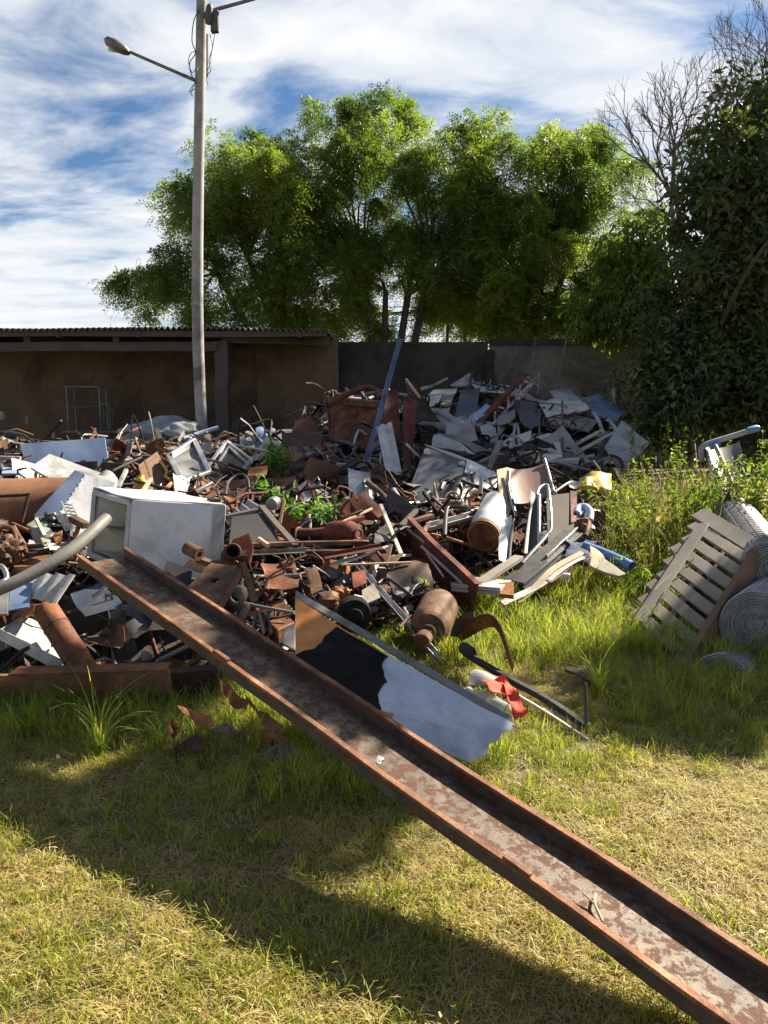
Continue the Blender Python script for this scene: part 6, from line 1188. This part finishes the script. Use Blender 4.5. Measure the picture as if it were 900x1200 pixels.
def gn(cname):
    ng = bpy.data.node_groups.new('scatter_'+cname, 'GeometryNodeTree'); ng.interface.new_socket('Geometry', in_out='INPUT', socket_type='NodeSocketGeometry'); ng.interface.new_socket('Geometry', in_out='OUTPUT', socket_type='NodeSocketGeometry')
    N_ = ng.nodes; a = N_.new('NodeGroupInput'); b = N_.new('NodeGroupOutput'); ip = N_.new('GeometryNodeInstanceOnPoints'); ci = N_.new('GeometryNodeCollectionInfo')
    ci.inputs['Collection'].default_value = TC[cname]; ci.inputs['Separate Children'].default_value = True; ci.inputs['Reset Children'].default_value = True
    ip.inputs['Pick Instance'].default_value = True
    def attr(nm, ty):
        x = N_.new('GeometryNodeInputNamedAttribute'); x.data_type = ty; x.inputs['Name'].default_value = nm; return x.outputs['Attribute']
    L_ = ng.links; L_.new(a.outputs[0], ip.inputs['Points']); L_.new(ci.outputs[0], ip.inputs['Instance']); L_.new(attr('idx', 'INT'), ip.inputs['Instance Index']); L_.new(attr('rot', 'FLOAT_VECTOR'), ip.inputs['Rotation']); L_.new(attr('scl', 'FLOAT'), ip.inputs['Scale']); L_.new(ip.outputs[0], b.inputs[0]); return ng
def scatter(name, label, cname, pts, idx, scl, rg, tilt=.12):
    n = len(pts); me = bpy.data.meshes.new(name); me.vertices.add(n); me.vertices.foreach_set('co', np.asarray(pts, np.float32).reshape(-1))
    a = me.attributes.new('idx', 'INT', 'POINT'); a.data.foreach_set('value', np.asarray(idx, np.int32)); a = me.attributes.new('scl', 'FLOAT', 'POINT'); a.data.foreach_set('value', np.asarray(scl, np.float32))
    rot = np.stack([rg.normal(size=n)*tilt, rg.normal(size=n)*tilt, rg.random(n)*6.28], 1); a = me.attributes.new('rot', 'FLOAT_VECTOR', 'POINT'); a.data.foreach_set('vector', rot.astype(np.float32).reshape(-1))
    o = bpy.data.objects.new(name, me); COL.objects.link(o); tag(o, label, 'grass', kind='stuff'); m = o.modifiers.new('scatter', 'NODES'); m.node_group = gn(cname); return o
r_ = np.random.default_rng(31)
def split(ng_, nd, g1, g2): return None
lawn = []
for i in range(4): lawn.append((tuft(22, .055, .0026, 1.0, .045, r_), 'grass_green'))
for i in range(4): lawn.append((tuft(24, .06, .0022, 1.3, .05, r_, flat=.9), 'grass_dry'))
for i in range(2): lawn.append((tuft(10, .11, .0028, .7, .03, r_), 'grass_green'))
for i in range(2): lawn.append((tuft(12, .13, .0018, .9, .06, r_, flat=1.3), 'grass_dry'))
tmpl('lawn_tuft', lawn, r_)
tall = []
for i in range(4): tall.append((tuft(22, .20, .0042, .75, .05, r_, 6), 'grass_lush'))
for i in range(2): tall.append((tuft(16, .15, .0035, 1.0, .05, r_, 5), 'grass_green'))
for i in range(2): tall.append((tuft(12, .20, .0022, 1.0, .05, r_, 5, .5), 'grass_dry'))
tmpl('tall_tuft', tall, r_)
sh_ = []
for i in range(3):
    g = tuft(5, .5, .0024, .45, .04, r_, 7); heads = []
    V_ = g[0]
    for b_ in range(5):
        tip = (V_[b_*16+14]+V_[b_*16+15])/2; pv = (V_[b_*16+10]+V_[b_*16+11])/2; dd = unit(tip-pv); heads.append(lathe(tip-dd*.01, tip+dd*.055, [(0, .001), (.15, .0055), (.8, .005), (1, .001)], 6))
    sh_.append((catg(g, *heads), 'seed_head'))
for i in range(2): sh_.append((tuft(14, .40, .0035, .8, .06, r_, 6), 'grass_green'))
for i in range(1): sh_.append((tuft(14, .45, .0025, .7, .06, r_, 6), 'grass_dry'))
tmpl('seed_tuft', sh_, r_)
def sample(n, xr, yr, f, pw=1.0):
    out = []
    while len(out) < n:
        x = xr[0]+(xr[1]-xr[0])*r_.random(); y = yr[0]+(yr[1]-yr[0])*r_.random()**pw
        if abs(x) > .62*y+.35: continue
        k = f(x, y)
        if r_.random() < k: out.append((x, y, ground_z(x, y)))
    return np.array(out)
def pil(x, y): return inside(x, y) and edged(x, y) > .12
def dry(x, y): return .60+.8*noise.noise(Vector((x*1.1, y*1.1, 3)))+.25*noise.noise(Vector((x*4, y*4, 8)))+.12*sstep((x-.7)/.8)*sstep((3.4-y)/.5)
def flawn(x, y):
    if pil(x, y): return 0
    return (1.0 if y < 4.3 else .5)*(.5 if noise.noise(Vector((x*2.6, y*2.6, 17))) > .42 else 1)
pts = sample(12500, (-3.2, 3.6), (1.35, 6.2), flawn, 1.35)
idx = []; 
for p in pts:
    dn = dry(p[0], p[1]); k = r_.random()
    idx.append(10+r_.integers(2) if k < .07 else 8+r_.integers(2) if k < .11 and dn < .55 else 4+r_.integers(4) if r_.random() < dn else r_.integers(4))
scatter('lawn_grass', 'short sunburnt grass, green and straw-coloured, covering the foreground', 'lawn_tuft', pts, idx, .55+.85*r_.random(len(pts)), r_)
def ftall(x, y):
    if pil(x, y): return 0
    k = 0
    if .3 < x < 2.3 and 3.9 < y < 6.6: k = max(k, sstep((y-3.75)/.7))
    if x > 1.05 and 3.35 < y < 6.5: k = max(k, .9*sstep((y-3.3)/.4)*sstep((x-1.0)/.25))
    if y > 5.5 and x > 1.6: k = max(k, .8)
    if x < .1 and y > 3.1: k = max(k, 1.0*sstep((y-3.05)/.3))
    if -.6 < x < .5 and 2.7 < y < 3.4: k = max(k, .35)
    return k*(.65+.6*noise.noise(Vector((x*2, y*2, 5))))
pts = sample(4600, (-3.2, 5.5), (2.6, 9.5), ftall, 1.3)
idx = []
for p in pts:
    k = r_.random(); dn = .16 if p[1] > 4.3 else .3
    idx.append(6+r_.integers(2) if k < dn else 4+r_.integers(2) if k < dn+.22 else r_.integers(4))
scl = [(.8 if p[0] < .2 else .8 if p[1] < 4.2 else 1.0)*(.65+.6*r_.random()) for p in pts]
scatter('tall_grass', 'tall lush green grass along the edge of the heap and round the pallet', 'tall_tuft', pts, idx, scl, r_)
def fseed(x, y):
    k = math.exp(-(((x-2.35)/.75)**2+((y-6.3)/.8)**2))+.6*math.exp(-(((x-3.2)/.8)**2+((y-7.0)/.7)**2))+.25*(x > 2.0 and y > 7)
    return 0 if pil(x, y) else k*.9
pts = sample(760, (1.2, 6), (4.8, 10.5), fseed)
idx = [r_.integers(3) if r_.random() < .25 else 5 if r_.random() < .25 else 3+r_.integers(2) for p in pts]
scatter('seeding_grass', 'tall weedy grass with pale seed heads on the bank at right', 'seed_tuft', pts, idx, .8+.5*r_.random(len(pts)), r_, .2)
# litter lying in the lawn
LQ = []; LM = []
for p in sample(900, (-2.6, 3.0), (1.4, 4.2), lambda x, y: 0 if pil(x, y) else .35+.6*(y > 2.7 and x < .3)):
    a = r_.random()*6.28; u_ = np.array([math.cos(a), math.sin(a), r_.normal()*.25]); v2 = np.array([-math.sin(a), math.cos(a), r_.normal()*.35]); L2 = .006+.012*r_.random(); W2 = L2*(.25+.5*r_.random()); o2 = p+[0, 0, .012+.02*r_.random()]
    LQ.append([o2-u_*L2, o2-v2*W2+[0, 0, .003], o2+u_*L2, o2+v2*W2]); LM.append(int(r_.integers(3)))
lo = mkquads('leaf_litter', np.array(LQ), ['leaf_pod', 'rust', 'grass_dry'], LM, None, np.zeros(3)); tag(lo, 'dead leaves, straw bits and rust crumbs scattered through the lawn', 'litter', kind='stuff')
# single clumps
def clump(label, c, n, ln, wd, lean, mat='grass_lush'):
    V_, F_ = tuft(n, ln, wd, lean, .03, r_, 10); one('grass_clump', label, 'grass clump', (V_+np.asarray(c), F_), mat, 'single grass clumps', sharp=180)
c = P(118, 884, 3.12); c[2] = 0; clump('long-bladed grass clump arching in the shade below the heavy girder', c, 34, .50, .0065, 1.15)
c = P(275, 856, 3.4); c[2] = 0; clump('sunlit grass clump growing among the orange rust flakes', c, 40, .17, .003, .5)
c = P(36, 862, 3.3); c[2] = 0; clump('dark grass clump at the left edge below the heavy girder', c, 60, .30, .005, .8)
c = P(410, 1100, 2.0); c[2] = 0; clump('lone tall thin grass stem sprouting from the lower lawn', c, 4, .13, .002, .3, 'grass_green')
c = P(700, 830, 3.75); c[2] = 0; clump('rank grass clump at the corner of the shaded patch by the pallet', c, 60, .36, .0045, .9)
